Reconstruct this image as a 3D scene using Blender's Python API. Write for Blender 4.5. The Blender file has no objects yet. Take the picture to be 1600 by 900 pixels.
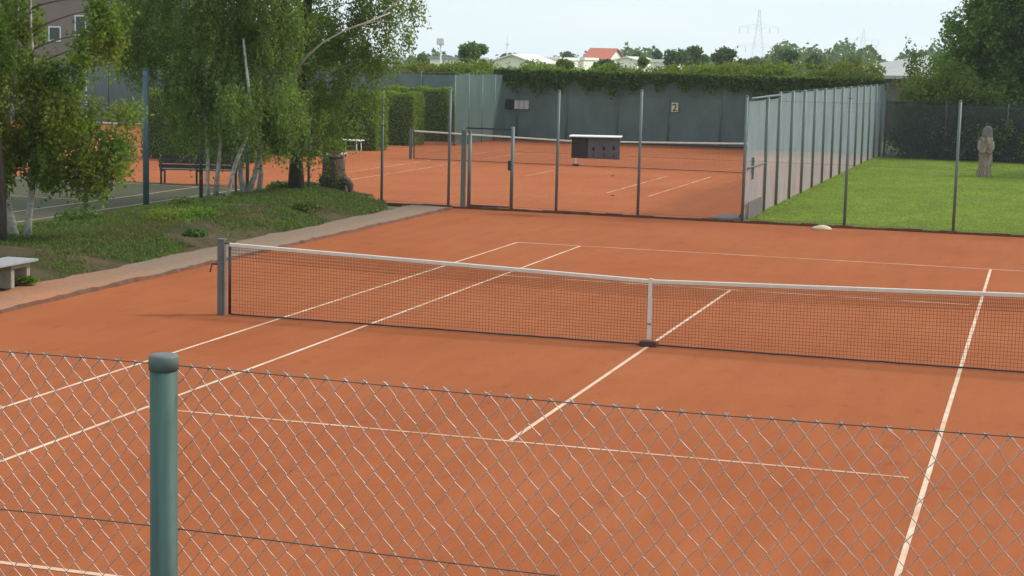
import bpy, bmesh, math, random
import numpy as np
from mathutils import Matrix, Vector
R = math.radians
SC = bpy.context.scene
COL = SC.collection
random.seed(7)
RNG = np.random.default_rng(7)

# ------------------------------------------------------------------ camera
CAM = np.array([4.9947, -22.8455, 3.8408]); YAW, PITCH, ROLL, FPX = -0.295588, 0.131770, 0.024845, 2713.47
def cam_axes():
    cy, sy, cp, sp = math.cos(YAW), math.sin(YAW), math.cos(PITCH), math.sin(PITCH)
    f = np.array([sy*cp, cy*cp, -sp]); rt = np.array([cy, -sy, 0.]); up = np.cross(rt, f)
    cr, sr = math.cos(ROLL), math.sin(ROLL)
    return rt*cr + up*sr, up*cr - rt*sr, f
RT, UP, FW = cam_axes()
cam = bpy.data.cameras.new('camera'); camo = bpy.data.objects.new('camera', cam); COL.objects.link(camo)
cam.sensor_fit = 'HORIZONTAL'; cam.sensor_width = 36; cam.lens = FPX/1600*36; cam.clip_start = .05; cam.clip_end = 9000
M4 = Matrix.Identity(4)
for i in range(3):
    M4[i][0], M4[i][1], M4[i][2], M4[i][3] = RT[i], UP[i], -FW[i], CAM[i]
camo.matrix_world = M4
SC.camera = camo

# ------------------------------------------------------------------ sky, sun, exposure
SUN_EL, SUN_AZ = R(42), R(62)          # azimuth from +Y towards +X
w = bpy.data.worlds.new('World'); SC.world = w; w.use_nodes = True
nt = w.node_tree; bgn = nt.nodes['Background']
sky = nt.nodes.new('ShaderNodeTexSky'); sky.sky_type = 'NISHITA'; sky.sun_disc = False
sky.sun_elevation = SUN_EL; sky.sun_rotation = SUN_AZ; sky.dust_density = 2.0; sky.air_density = 1.0
mixn = nt.nodes.new('ShaderNodeMix'); mixn.data_type = 'RGBA'; mixn.inputs[0].default_value = .80
tcn = nt.nodes.new('ShaderNodeTexCoord'); mpn = nt.nodes.new('ShaderNodeMapping'); mpn.inputs['Scale'].default_value = (1.6, 1.6, 9)
cln = nt.nodes.new('ShaderNodeTexNoise'); cln.inputs['Scale'].default_value = 2.2; cln.inputs['Detail'].default_value = 5
crn = nt.nodes.new('ShaderNodeValToRGB'); crn.color_ramp.elements[0].position = .35; crn.color_ramp.elements[1].position = .65
crn.color_ramp.elements[0].color = (.78, .93, 1, 1); crn.color_ramp.elements[1].color = (.90, 1, 1, 1)
scn = nt.nodes.new('ShaderNodeMix'); scn.data_type = 'RGBA'; scn.blend_type = 'MULTIPLY'; scn.inputs[0].default_value = 1; scn.inputs[7].default_value = (12, 12, 12.2, 1)
nt.links.new(tcn.outputs['Generated'], mpn.inputs[0]); nt.links.new(mpn.outputs[0], cln.inputs['Vector']); nt.links.new(cln.outputs['Fac'], crn.inputs[0])
nt.links.new(crn.outputs[0], scn.inputs[6]); nt.links.new(scn.outputs[2], mixn.inputs[7])      # high thin white cloud over the whole sky
nt.links.new(sky.outputs[0], mixn.inputs[6]); nt.links.new(mixn.outputs[2], bgn.inputs[0]); bgn.inputs[1].default_value = .10
sl = bpy.data.lights.new('sun', 'SUN'); sl.energy = 3.0; sl.angle = R(10); sl.color = (1, .95, .86)
so = bpy.data.objects.new('sun', sl); COL.objects.link(so)
sd = Vector((math.sin(SUN_AZ)*math.cos(SUN_EL), math.cos(SUN_AZ)*math.cos(SUN_EL), math.sin(SUN_EL)))
so.rotation_euler = sd.to_track_quat('Z', 'Y').to_euler(); so.location = (20, 0, 40)
SC.view_settings.view_transform = 'Standard'; SC.view_settings.look = 'None'
SC.view_settings.exposure = .1; SC.view_settings.gamma = 1
SC.render.engine = 'CYCLES'
SC.cycles.volume_bounces = 0; SC.cycles.transparent_max_bounces = 24; SC.cycles.max_bounces = 10; SC.cycles.diffuse_bounces = 7

# ------------------------------------------------------------------ helpers
def lin(r, g, b):
    f = lambda c: (c/255/12.92) if c <= 10 else ((c/255+.055)/1.055)**2.4
    return (f(r), f(g), f(b), 1)
def ray(u, v): return (u-800)/FPX*RT + (450-v)/FPX*UP + FW
def at(u, v, y):                      # world point seen at photo pixel (u,v) on the plane Y=y
    d = ray(u, v); return CAM + d*(y-CAM[1])/d[1]
def ground(u, v, z=0.):
    d = ray(u, v); return CAM + d*(z-CAM[2])/d[2]
def link(o, parent=None):
    COL.objects.link(o)
    if parent: o.parent = parent
    return o
def tag(o, label, cat, group=None, kind=None):
    o['label'] = label
    if cat: o['category'] = cat
    if group: o['group'] = group
    if kind: o['kind'] = kind
    return o
def struct(o, kind='structure'): o['kind'] = kind; return o
def thing(name, label, cat, loc=(0, 0, 0), rz=0, group=None):
    o = bpy.data.objects.new(name, None); o.empty_display_size = .2; COL.objects.link(o)
    o.location = loc; o.rotation_euler = (0, 0, rz)
    return tag(o, label, cat, group)
class MB:
    def __init__(s): s.v = []; s.f = []; s.sm = []
    def add(s, vs, fs, smooth=False):
        n = len(s.v); s.v += [tuple(p) for p in vs]
        s.f += [tuple(i+n for i in f) for f in fs]; s.sm += [smooth]*len(fs); return s
    def box(s, a, b, c=0):
        x0, y0, z0 = a; x1, y1, z1 = b
        if not c:
            return s.add([(x0,y0,z0),(x1,y0,z0),(x1,y1,z0),(x0,y1,z0),(x0,y0,z1),(x1,y0,z1),(x1,y1,z1),(x0,y1,z1)],
                     [(0,3,2,1),(4,5,6,7),(0,1,5,4),(1,2,6,5),(2,3,7,6),(3,0,4,7)])
        bm = bmesh.new(); bmesh.ops.create_cube(bm, size=1)
        bmesh.ops.scale(bm, vec=(x1-x0, y1-y0, z1-z0), verts=bm.verts)
        bmesh.ops.bevel(bm, geom=bm.edges[:], offset=c, segments=2, affect='EDGES')
        bmesh.ops.translate(bm, vec=((x0+x1)/2, (y0+y1)/2, (z0+z1)/2), verts=bm.verts)
        bm.verts.index_update()
        s.add([v.co[:] for v in bm.verts], [[v.index for v in f.verts] for f in bm.faces]); bm.free(); return s
    def tube(s, pts, rad, n=8, caps=True, smooth=True):
        pts = [Vector(p) for p in pts]; rad = rad if hasattr(rad, '__len__') else [rad]*len(pts)
        vs, fs = [], []
        for i, p in enumerate(pts):
            t = (pts[min(i+1, len(pts)-1)] - pts[max(i-1, 0)]).normalized()
            a = t.cross(Vector((0, 1, 0)) if abs(t.y) < .9 else Vector((1, 0, 0))).normalized(); b = t.cross(a)
            for k in range(n):
                q = 2*math.pi*(k+.5)/n; vs.append(p + (a*math.cos(q) + b*math.sin(q))*rad[i])
        for i in range(len(pts)-1):
            for k in range(n):
                k2 = (k+1) % n; fs.append((i*n+k, i*n+k2, (i+1)*n+k2, (i+1)*n+k))
        s.add(vs, fs, smooth)
        if caps:
            m = len(s.v)-len(vs); e = (len(pts)-1)*n
            s.f += [tuple(m+k for k in range(n))[::-1], tuple(m+e+k for k in range(n))]; s.sm += [False]*2
        return s
    def build(s, name, mat, parent=None, kind=None):
        me = bpy.data.meshes.new(name); me.from_pydata(s.v, [], s.f); me.update()
        me.polygons.foreach_set('use_smooth', s.sm)
        if mat: me.materials.append(mat)
        o = link(bpy.data.objects.new(name, me), parent)
        if kind: o['kind'] = kind
        return o
def quads(name, V, mat, parent=None, k=4):      # V: (n*k,3) vertices of separate k-gons
    V = np.asarray(V, np.float32); n = len(V)//k
    me = bpy.data.meshes.new(name); me.vertices.add(n*k); me.vertices.foreach_set('co', V.ravel())
    me.loops.add(n*k); me.loops.foreach_set('vertex_index', np.arange(n*k, dtype=np.int32))
    me.polygons.add(n); me.polygons.foreach_set('loop_start', np.arange(0, n*k, k, dtype=np.int32))
    me.update(calc_edges=True); me.validate()
    if mat: me.materials.append(mat)
    return link(bpy.data.objects.new(name, me), parent)
def indexed(name, V, F, mat, parent=None, kind=None):   # numpy verts + (n,4) faces
    V = np.asarray(V, np.float32); F = np.asarray(F, np.int32)
    me = bpy.data.meshes.new(name); me.vertices.add(len(V)); me.vertices.foreach_set('co', V.ravel())
    me.loops.add(F.size); me.loops.foreach_set('vertex_index', F.ravel())
    me.polygons.add(len(F)); me.polygons.foreach_set('loop_start', np.arange(0, F.size, F.shape[1], dtype=np.int32))
    me.update(calc_edges=True)
    if mat: me.materials.append(mat)
    o = link(bpy.data.objects.new(name, me), parent)
    if kind: o['kind'] = kind
    return o
def segs(A, B, r, n=3):                # straight prisms between point arrays, numpy
    A = np.asarray(A, float); B = np.asarray(B, float); t = B-A; t /= np.linalg.norm(t, axis=1)[:, None]
    h = np.where(np.abs(t[:, 1:2]) < .9, np.array([[0, 1., 0]]), np.array([[1., 0, 0]]))
    a = np.cross(t, h); a /= np.linalg.norm(a, axis=1)[:, None]; b = np.cross(t, a)
    V = np.empty((len(A), 2*n, 3))
    for k in range(n):
        q = 2*math.pi*k/n; d = (a*math.cos(q)+b*math.sin(q))*r
        V[:, k] = A+d; V[:, n+k] = B+d
    base = np.arange(len(A))[:, None]*2*n
    F = np.concatenate([base + np.array([[k, (k+1) % n, n+(k+1) % n, n+k]]) for k in range(n)], 0)
    return V.reshape(-1, 3), F
def leafverts(P, size, rng, aspect=.62, flat=0., hang=0.):
    n = len(P); d = rng.normal(size=(n, 3)); d[:, 2] -= hang; d /= np.linalg.norm(d, axis=1)[:, None]
    e = rng.normal(size=(n, 3)); e[:, 2] *= (1-flat); e = e-(e*d).sum(1)[:, None]*d; e /= np.linalg.norm(e, axis=1)[:, None]
    s = (size*rng.uniform(.6, 1.3, n))[:, None]
    V = np.empty((n, 4, 3)); V[:, 0] = P-d*s*.5; V[:, 1] = P+e*s*aspect*.5; V[:, 2] = P+d*s*.5; V[:, 3] = P-e*s*aspect*.5
    return V.reshape(-1, 3)
def in_ellipsoid(n, c, r, rng, shell=.45):
    d = rng.normal(size=(n, 3)); d /= np.linalg.norm(d, axis=1)[:, None]
    return np.asarray(c) + d*(rng.uniform(0, 1, n)**shell)[:, None]*np.asarray(r)

# ------------------------------------------------------------------ materials
def node_mat(name):
    m = bpy.data.materials.new(name); m.use_nodes = True
    return m, m.node_tree, m.node_tree.nodes['Principled BSDF']
def mk_noise(t, scale, detail=4, rough=.6, vec=None, stretch=None):
    n = t.nodes.new('ShaderNodeTexNoise'); n.inputs['Scale'].default_value = scale
    n.inputs['Detail'].default_value = detail; n.inputs['Roughness'].default_value = rough
    tc = t.nodes.new('ShaderNodeNewGeometry'); src = tc.outputs['Position']
    if stretch:
        mp = t.nodes.new('ShaderNodeMapping'); mp.inputs['Scale'].default_value = stretch; t.links.new(src, mp.inputs[0]); src = mp.outputs[0]
    t.links.new(src, n.inputs['Vector']); return n.outputs['Fac']
def ramp(t, fac, stops):
    r = t.nodes.new('ShaderNodeValToRGB'); e = r.color_ramp.elements
    while len(e) < len(stops): e.new(.5)
    for i, (p, c) in enumerate(stops): e[i].position = p; e[i].color = c
    t.links.new(fac, r.inputs[0]); return r.outputs[0]
def mixc(t, fac, a, b, mode='MIX'):
    n = t.nodes.new('ShaderNodeMix'); n.data_type = 'RGBA'; n.blend_type = mode
    for s, i in ((fac, 0), (a, 6), (b, 7)):
        if hasattr(s, 'default_value'): t.links.new(s, n.inputs[i])
        else: n.inputs[i].default_value = s
    return n.outputs[2]
def bump(t, b, h, strength, dist=.02):
    n = t.nodes.new('ShaderNodeBump'); n.inputs['Strength'].default_value = strength; n.inputs['Distance'].default_value = dist
    t.links.new(h, n.inputs['Height']); t.links.new(n.outputs[0], b.inputs['Normal'])
def simple(name, col, rough=.6, metal=0., var=.12, scale=6., stretch=None, bmp=0., spec=.5):
    m, t, b = node_mat(name); c = np.array(col[:3])
    f = mk_noise(t, scale, 5, .65, stretch=stretch)
    o = ramp(t, f, [(.3, (*(c*(1-var)), 1)), (.7, (*np.minimum(c*(1+var), 1), 1))])
    t.links.new(o, b.inputs['Base Color']); b.inputs['Roughness'].default_value = rough; b.inputs['Metallic'].default_value = metal
    b.inputs['Specular IOR Level'].default_value = spec
    if bmp: bump(t, b, mk_noise(t, scale*6, 3, stretch=stretch), bmp)
    return m
def leafmat(name, dark, mid, light, trans=.30, patch=1.2, patchcol=None):
    m, t, b = node_mat(name)
    g = t.nodes.new('ShaderNodeNewGeometry')
    c = ramp(t, g.outputs['Random Per Island'], [(0, (*dark, 1)), (.5, (*mid, 1)), (1, (*light, 1))])
    if patchcol: c = mixc(t, ramp(t, mk_noise(t, patch, 2), [(.48, (0, 0, 0, 1)), (.66, (1, 1, 1, 1))]), c, (*patchcol, 1))
    t.links.new(c, b.inputs['Base Color']); b.inputs['Roughness'].default_value = .62; b.inputs['Specular IOR Level'].default_value = .25
    tr = t.nodes.new('ShaderNodeBsdfTranslucent'); t.links.new(mixc(t, 1., c, (1.35, 1.45, .6, 1), 'MULTIPLY'), tr.inputs[0])
    mx = t.nodes.new('ShaderNodeMixShader'); mx.inputs[0].default_value = trans
    t.links.new(b.outputs[0], mx.inputs[1]); t.links.new(tr.outputs[0], mx.inputs[2])
    t.links.new(mx.outputs[0], t.nodes['Material Output'].inputs[0]); return m

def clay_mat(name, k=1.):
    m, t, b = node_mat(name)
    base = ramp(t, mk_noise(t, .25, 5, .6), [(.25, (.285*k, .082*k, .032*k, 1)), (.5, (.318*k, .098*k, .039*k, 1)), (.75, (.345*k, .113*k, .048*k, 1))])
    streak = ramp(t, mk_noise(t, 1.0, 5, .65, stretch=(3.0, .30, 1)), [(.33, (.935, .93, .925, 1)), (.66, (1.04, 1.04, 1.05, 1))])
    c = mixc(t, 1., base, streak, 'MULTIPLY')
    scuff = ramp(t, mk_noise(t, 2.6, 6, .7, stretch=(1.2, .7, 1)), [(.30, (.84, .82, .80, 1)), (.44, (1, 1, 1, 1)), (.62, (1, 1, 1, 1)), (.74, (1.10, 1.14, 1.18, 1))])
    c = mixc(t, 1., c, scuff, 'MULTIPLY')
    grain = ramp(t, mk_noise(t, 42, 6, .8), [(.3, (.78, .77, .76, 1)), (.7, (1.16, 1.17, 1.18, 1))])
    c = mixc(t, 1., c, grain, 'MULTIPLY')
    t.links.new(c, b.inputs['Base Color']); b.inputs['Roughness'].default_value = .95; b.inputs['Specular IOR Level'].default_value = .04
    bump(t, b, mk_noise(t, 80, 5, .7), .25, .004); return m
def screen_mat(name, col, alpha):
    m = bpy.data.materials.new(name); m.use_nodes = True; t = m.node_tree
    for n in list(t.nodes):
        if n.type == 'BSDF_PRINCIPLED': t.nodes.remove(n)
    c = ramp(t, mk_noise(t, 1.6, 4, stretch=(1, 1, .5)), [(.3, (*(np.array(col)*.85), 1)), (.7, (*(np.array(col)*1.12), 1))])
    df = t.nodes.new('ShaderNodeBsdfDiffuse'); tl = t.nodes.new('ShaderNodeBsdfTranslucent'); tp = t.nodes.new('ShaderNodeBsdfTransparent')
    t.links.new(c, df.inputs[0]); t.links.new(c, tl.inputs[0])
    a = t.nodes.new('ShaderNodeMixShader'); a.inputs[0].default_value = .4
    t.links.new(df.outputs[0], a.inputs[1]); t.links.new(tl.outputs[0], a.inputs[2])
    bmx = t.nodes.new('ShaderNodeMixShader'); bmx.inputs[0].default_value = alpha
    t.links.new(tp.outputs[0], bmx.inputs[1]); t.links.new(a.outputs[0], bmx.inputs[2])
    t.links.new(bmx.outputs[0], t.nodes['Material Output'].inputs[0]); return m

MAT = {}
MAT['clay'] = clay_mat('red_clay'); MAT['clay_pale'] = clay_mat('pale_red_clay', 1.16)  # far courts use the same clay, evenly paler
m, t, b = node_mat('line_tape'); MAT['line'] = m
c = mixc(t, ramp(t, mk_noise(t, 1.6, 6, .75), [(.40, (0, 0, 0, 1)), (.72, (1, 1, 1, 1))]), (.66, .51, .39, 1), (.46, .235, .125, 1))
t.links.new(c, b.inputs['Base Color']); b.inputs['Roughness'].default_value = .8; b.inputs['Specular IOR Level'].default_value = .1
m, t, b = node_mat('line_tape_dull'); MAT['line_dull'] = m
c = mixc(t, ramp(t, mk_noise(t, 1.3, 6, .75), [(.38, (0, 0, 0, 1)), (.66, (1, 1, 1, 1))]), (.62, .44, .32, 1), (.46, .22, .12, 1))
t.links.new(c, b.inputs['Base Color']); b.inputs['Roughness'].default_value = .85; b.inputs['Specular IOR Level'].default_value = .1
m, t, b = node_mat('dusty_line_tape'); MAT['line_dusty'] = m
c = mixc(t, ramp(t, mk_noise(t, .9, 4, .6), [(.42, (0, 0, 0, 1)), (.62, (1, 1, 1, 1))]), (.62, .42, .30, 1), (.44, .15, .065, 1))
t.links.new(c, b.inputs['Base Color']); b.inputs['Roughness'].default_value = .9
MAT['post_green'] = simple('green_enamel', (.034, .080, .066), .6, var=.25, scale=9, stretch=(3, 3, .25))
MAT['cap'] = simple('grey_cap', (.10, .125, .12), .65)
MAT['post_grey'] = simple('grey_green_steel', (.11, .145, .145), .5, var=.12)
MAT['post_blue'] = simple('blue_green_steel', (.060, .120, .135), .5)
MAT['wire'] = simple('zinc_wire', (.42, .345, .325), .42, .6, var=.4, scale=60)
MAT['wire_dark'] = simple('line_wire', (.10, .085, .075), .5, .3)
MAT['mesh_green'] = simple('coated_mesh', (.060, .085, .085), .6)
MAT['net'] = simple('net_cord', (.055, .030, .020), .85)
MAT['band'] = simple('white_band', (.62, .58, .51), .7, var=.08, scale=5)
MAT['steel_dark'] = simple('dark_steel', (.03, .03, .033), .5)
MAT['netpost'] = simple('net_post_grey', (.105, .115, .12), .5, var=.2, scale=5)
MAT['rust'] = simple('rust_plate', (.075, .03, .022), .8)
MAT['concrete'] = simple('concrete', (.30, .26, .21), .9, var=.2, scale=8, bmp=.2)
MAT['plank'] = simple('grey_plank', (.27, .27, .28), .75, var=.25, scale=10, stretch=(6, .6, 6))
MAT['darkwood'] = simple('dark_plank', (.050, .048, .052), .6, var=.25, scale=10, stretch=(1, 1, 8))
MAT['white'] = simple('white_paint', (.75, .75, .74), .5, var=.05)
MAT['soil'] = simple('dark_soil', (.09, .055, .035), .95)
MAT['plinth'] = simple('plinth_edge', (.12, .048, .026), .95, var=.35, scale=4)
MAT['side_screen'] = screen_mat('pale_windbreak', (.43, .52, .54), .55)
MAT['far_screen'] = screen_mat('dark_windbreak', (.19, .262, .255), .84)
MAT['birch_leaf'] = leafmat('birch_leaf', (.075, .135, .020), (.130, .205, .033), (.200, .280, .055), .5, .55, (.185, .20, .032))
MAT['birch_leaf_dark'] = leafmat('weeping_birch_leaf', (.080, .130, .033), (.140, .205, .052), (.215, .285, .085), .5)
MAT['tree_leaf'] = leafmat('tree_leaf', (.062, .125, .030), (.125, .215, .050), (.205, .305, .082), .52)
MAT['hedge_leaf'] = leafmat('hedge_leaf', (.090, .142, .022), (.152, .222, .034), (.225, .300, .055), .5)
MAT['vine_leaf'] = leafmat('vine_leaf', (.040, .078, .020), (.085, .140, .035), (.150, .210, .058), .45)
MAT['hedge_mix'] = leafmat('mixed_hedge_leaf', (.085, .125, .022), (.150, .205, .038), (.225, .275, .065), .5, .5, (.15, .14, .03))
MAT['far_leaf'] = leafmat('distant_leaf', (.042, .080, .030), (.080, .128, .046), (.13, .185, .07), .42)
MAT['far_leaf_light'] = leafmat('distant_pale_leaf', (.075, .12, .03), (.12, .18, .045), (.18, .24, .07), .42)
MAT['cover'] = leafmat('ground_cover_leaf', (.050, .085, .017), (.090, .135, .028), (.150, .205, .048), .4, .7, (.115, .11, .045))
MAT['blade'] = leafmat('grass_blade', (.160, .212, .042), (.215, .275, .058), (.275, .330, .085), .4, .45, (.27, .31, .075))
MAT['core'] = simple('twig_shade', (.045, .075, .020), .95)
m, t, b = node_mat('birch_bark'); MAT['bark_white'] = m
c = ramp(t, mk_noise(t, 4, 5, .7, stretch=(2, 2, 2.5)), [(.30, (.04, .034, .028, 1)), (.40, (.24, .22, .19, 1)), (.62, (.46, .44, .39, 1))])
t.links.new(c, b.inputs['Base Color']); b.inputs['Roughness'].default_value = .8
MAT['stump_bark'] = simple('stump_bark', (.115, .075, .052), .95, var=.5, scale=7, stretch=(2, 2, .8), bmp=.6)
MAT['bark'] = simple('brown_bark', (.055, .042, .032), .95, var=.4, scale=8, stretch=(3, 3, .6), bmp=.5)
MAT['pale_limb'] = simple('pale_branch', (.34, .32, .27), .8, var=.2)
MAT['limb'] = simple('pale_limb', (.16, .145, .12), .85, var=.3)
m, t, b = node_mat('lawn_grass'); MAT['lawn'] = m
c = ramp(t, mk_noise(t, .35, 5, .65), [(.28, (.125, .185, .022, 1)), (.5, (.175, .240, .030, 1)), (.72, (.225, .290, .046, 1))])
c = mixc(t, 1., c, ramp(t, mk_noise(t, 9, 6, .8), [(.3, (.55, .57, .6, 1)), (.7, (1.2, 1.2, 1.1, 1))]), 'MULTIPLY')
c = mixc(t, 1., c, ramp(t, mk_noise(t, 1.1, 4, .6, stretch=(1.6, .5, 1)), [(.35, (.82, .84, .9, 1)), (.65, (1.14, 1.12, 1.1, 1))]), 'MULTIPLY')
t.links.new(c, b.inputs['Base Color']); b.inputs['Roughness'].default_value = .95; b.inputs['Specular IOR Level'].default_value = .05; bump(t, b, mk_noise(t, 25, 5, .8), .8, .05)
m, t, b = node_mat('field'); MAT['field'] = m
c = ramp(t, mk_noise(t, .05, 6, .65), [(.3, (.045, .075, .022, 1)), (.7, (.12, .14, .05, 1))])
t.links.new(c, b.inputs['Base Color']); b.inputs['Roughness'].default_value = .95
m, t, b = node_mat('bed_soil'); MAT['bed'] = m
c = ramp(t, mk_noise(t, .9, 6, .7), [(.34, (.045, .048, .018, 1)), (.50, (.078, .064, .034, 1)), (.62, (.118, .082, .050, 1)), (.78, (.165, .112, .072, 1))])
t.links.new(c, b.inputs['Base Color']); b.inputs['Roughness'].default_value = .95; b.inputs['Specular IOR Level'].default_value = .05; bump(t, b, mk_noise(t, 12, 5, .7), .8, .06)
m, t, b = node_mat('path_gravel'); MAT['path'] = m
c = mixc(t, ramp(t, mk_noise(t, .5, 5, .7), [(.35, (0, 0, 0, 1)), (.65, (1, 1, 1, 1))]), (.205, .156, .120, 1), (.235, .152, .103, 1))
# clay trodden onto the near end of the path
g = t.nodes.new('ShaderNodeNewGeometry'); sx = t.nodes.new('ShaderNodeSeparateXYZ'); t.links.new(g.outputs['Position'], sx.inputs[0])
mr = t.nodes.new('ShaderNodeMapRange'); mr.inputs[1].default_value = 5; mr.inputs[2].default_value = -1; t.links.new(sx.outputs[1], mr.inputs[0])
mu = t.nodes.new('ShaderNodeMath'); mu.operation = 'MULTIPLY'; t.links.new(mr.outputs[0], mu.inputs[0]); t.links.new(ramp(t, mk_noise(t, .8, 5, .7), [(.25, (.3, .3, .3, 1)), (.6, (1, 1, 1, 1))]), mu.inputs[1])
c = mixc(t, mu.outputs[0], c, (.38, .155, .075, 1))
c = mixc(t, 1., c, ramp(t, mk_noise(t, 14, 6, .8), [(.3, (.8, .8, .8, 1)), (.7, (1.15, 1.15, 1.15, 1))]), 'MULTIPLY')
t.links.new(c, b.inputs['Base Color']); b.inputs['Roughness'].default_value = .95; b.inputs['Specular IOR Level'].default_value = .08; bump(t, b, mk_noise(t, 30, 5), .4, .02)
m, t, b = node_mat('olive_hard_court'); MAT['hard'] = m
c = ramp(t, mk_noise(t, .4, 5, .65), [(.3, (.062, .060, .032, 1)), (.7, (.090, .084, .047, 1))])
t.links.new(c, b.inputs['Base Color']); b.inputs['Specular IOR Level'].default_value = .1; b.inputs['Roughness'].default_value = .9
m, t, b = node_mat('weathered_carving'); MAT['statue'] = m
c = ramp(t, mk_noise(t, 4, 5, .7, stretch=(2.5, 2.5, .6)), [(.3, (.055, .045, .040, 1)), (.48, (.24, .17, .125, 1)), (.68, (.42, .33, .25, 1))])
t.links.new(c, b.inputs['Base Color']); b.inputs['Roughness'].default_value = .9; bump(t, b, mk_noise(t, 10, 5, .7, stretch=(2, 2, .5)), .8, .05)
MAT['statue_dark'] = simple('weathered_grey_wood', (.12, .115, .11), .9, var=.45, scale=7)
MAT['house_brown'] = simple('brown_render', (.235, .165, .140), .9, var=.08, scale=.8)
MAT['glass'] = simple('window_glass', (.02, .022, .025), .08)
MAT['wall_white'] = simple('white_render', (.86, .84, .74), .9, var=.04, scale=.3)
MAT['wall_cream'] = simple('cream_render', (.78, .75, .60), .9, var=.05, scale=.3)
MAT['roof_red'] = simple('red_tiles', (.42, .12, .075), .85, var=.2, scale=3)
MAT['roof_grey'] = simple('grey_sheet_roof', (.36, .35, .33), .7, var=.08, scale=.5)
MAT['wall_brown'] = simple('brown_boards', (.125, .10, .085), .9, var=.15, scale=2)
MAT['pylon'] = simple('galvanised_lattice', (.62, .64, .66), .6)
MAT['board_dark'] = simple('board_dark', (.018, .017, .022), .5)
MAT['board_grey'] = simple('board_grey', (.095, .085, .10), .6, var=.15, scale=6)
MAT['paper'] = simple('paper', (.45, .46, .42), .8)
MAT['cream'] = simple('cream_plate', (.62, .58, .42), .6)
MAT['ink'] = simple('black_ink', (.02, .02, .02), .6)
MAT['stone'] = simple('pale_stone', (.55, .42, .28), .85, var=.12, scale=9)
MAT['rubber'] = simple('grey_mat', (.135, .105, .105), .9, var=.2, scale=6)
MAT['petal'] = simple('white_petals', (.7, .7, .66), .8)
MAT['pink'] = simple('red_petals', (.35, .10, .05), .8)

# ------------------------------------------------------------------ setting
def sheet(name, x0, x1, y0, y1, z, mat, kind='structure'):
    o = MB().add([(x0, y0, z), (x1, y0, z), (x1, y1, z), (x0, y1, z)], [(0, 1, 2, 3)]).build(name, mat); struct(o, kind); return o
def sstep(a, b, x): q = min(max((x-a)/(b-a), 0), 1); return q*q*(3-2*q)
def terrain_z(x, y):
    z = -.03
    z += 2.25*sstep(-19.0, -21.8, y)                    # bank the photographer stands on
    z -= 5.5*sstep(78, 170, y)                          # the land drops behind the hedge
    return z
xs = [-5000, -2500, -1200, -600, -300, -150, -80, -45, -20, -10, 0, 10, 20, 45, 80, 150, 300, 600, 1200, 2500, 5000]
ys = [-300, -100, -40, -24, -22, -21.5, -21, -20.5, -20, -19.5, -19, 0, 20, 56, 78, 90, 105, 120, 135, 150, 170, 300, 600, 1200, 2500, 5000, 8000]
g = MB(); g.v = [(x, y, terrain_z(x, y)) for y in ys for x in xs]; nx = len(xs)
g.f = [(j*nx+i, j*nx+i+1, (j+1)*nx+i+1, (j+1)*nx+i) for j in range(len(ys)-1) for i in range(nx-1)]; g.sm = [True]*len(g.f)
struct(g.build('ground', MAT['field']))
COURT = sheet('clay_court', -9.32, 14.5, -18.9, 18.98, 0, MAT['clay'])
COURT2 = sheet('clay_court', -48, -1.98, 19.12, 56.2, -.004, MAT['clay_pale'])
sheet('lawn', -1.975, 18, 19.12, 53.5, .004, MAT['lawn'])
HARD = sheet('hard_court', -34, -15.75, -6, 22.2, .004, MAT['hard'])
def court_lines(par, cx, cy, z, sides=(-5.485, -4.115, 4.115, 5.485)):
    wd = .025
    def ln(n, x0, x1, y0, y1):
        MB().add([(x0, y0, z), (x1, y0, z), (x1, y1, z), (x0, y1, z)], [(0, 1, 2, 3)]).build(n, MAT['line_dull' if n in ('baseline', 'service_line') else 'line'], par)
    for s in sides: ln('sideline', cx+s-wd, cx+s+wd, cy-11.84, cy+11.84)
    for s in (-1, 1):
        ln('baseline', cx-5.51, cx+5.51, cy+s*11.885-wd*1.3, cy+s*11.885+wd*1.3)
        ln('service_line', cx-4.08, cx+3.95, cy+s*6.4-wd, cy+s*6.4+wd)
    ln('centre_service_line', cx-wd, cx+wd, cy-6.36, cy+6.36)
court_lines(COURT, 0, 0, .004)
def dl(n, x0, y0, y1): MB().add([(x0-.025, y0, 0), (x0+.025, y0, 0), (x0+.025, y1, 0), (x0-.025, y1, 0)], [(0, 1, 2, 3)]).build(n, MAT['line_dusty'], COURT2)
for x_, a_, b_ in ((-16.785, 28, 37.9), (-15.415, 26.4, 37), (-7.185, 26.4, 34.8), (-5.815, 25.9, 35.5), (-16.785, 41, 47), (-15.415, 40, 45)): dl('sideline', x_, a_, b_)
dl('centre_service_line', -11.3, 31.9, 35.3)
def hl(x0, x1, y0, y1): MB().add([(x0, y0, .008), (x1, y0, .008), (x1, y1, .008), (x0, y1, .008)], [(0, 1, 2, 3)]).build('court_line', MAT['line'], HARD)
hl(-16.47, -16.42, -4, 21.4); hl(-27.4, -16.5, 21.43, 21.48); hl(-17.85, -17.8, -4, 21.4); hl(-27.4, -17.9, 16.0, 16.05)
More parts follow.
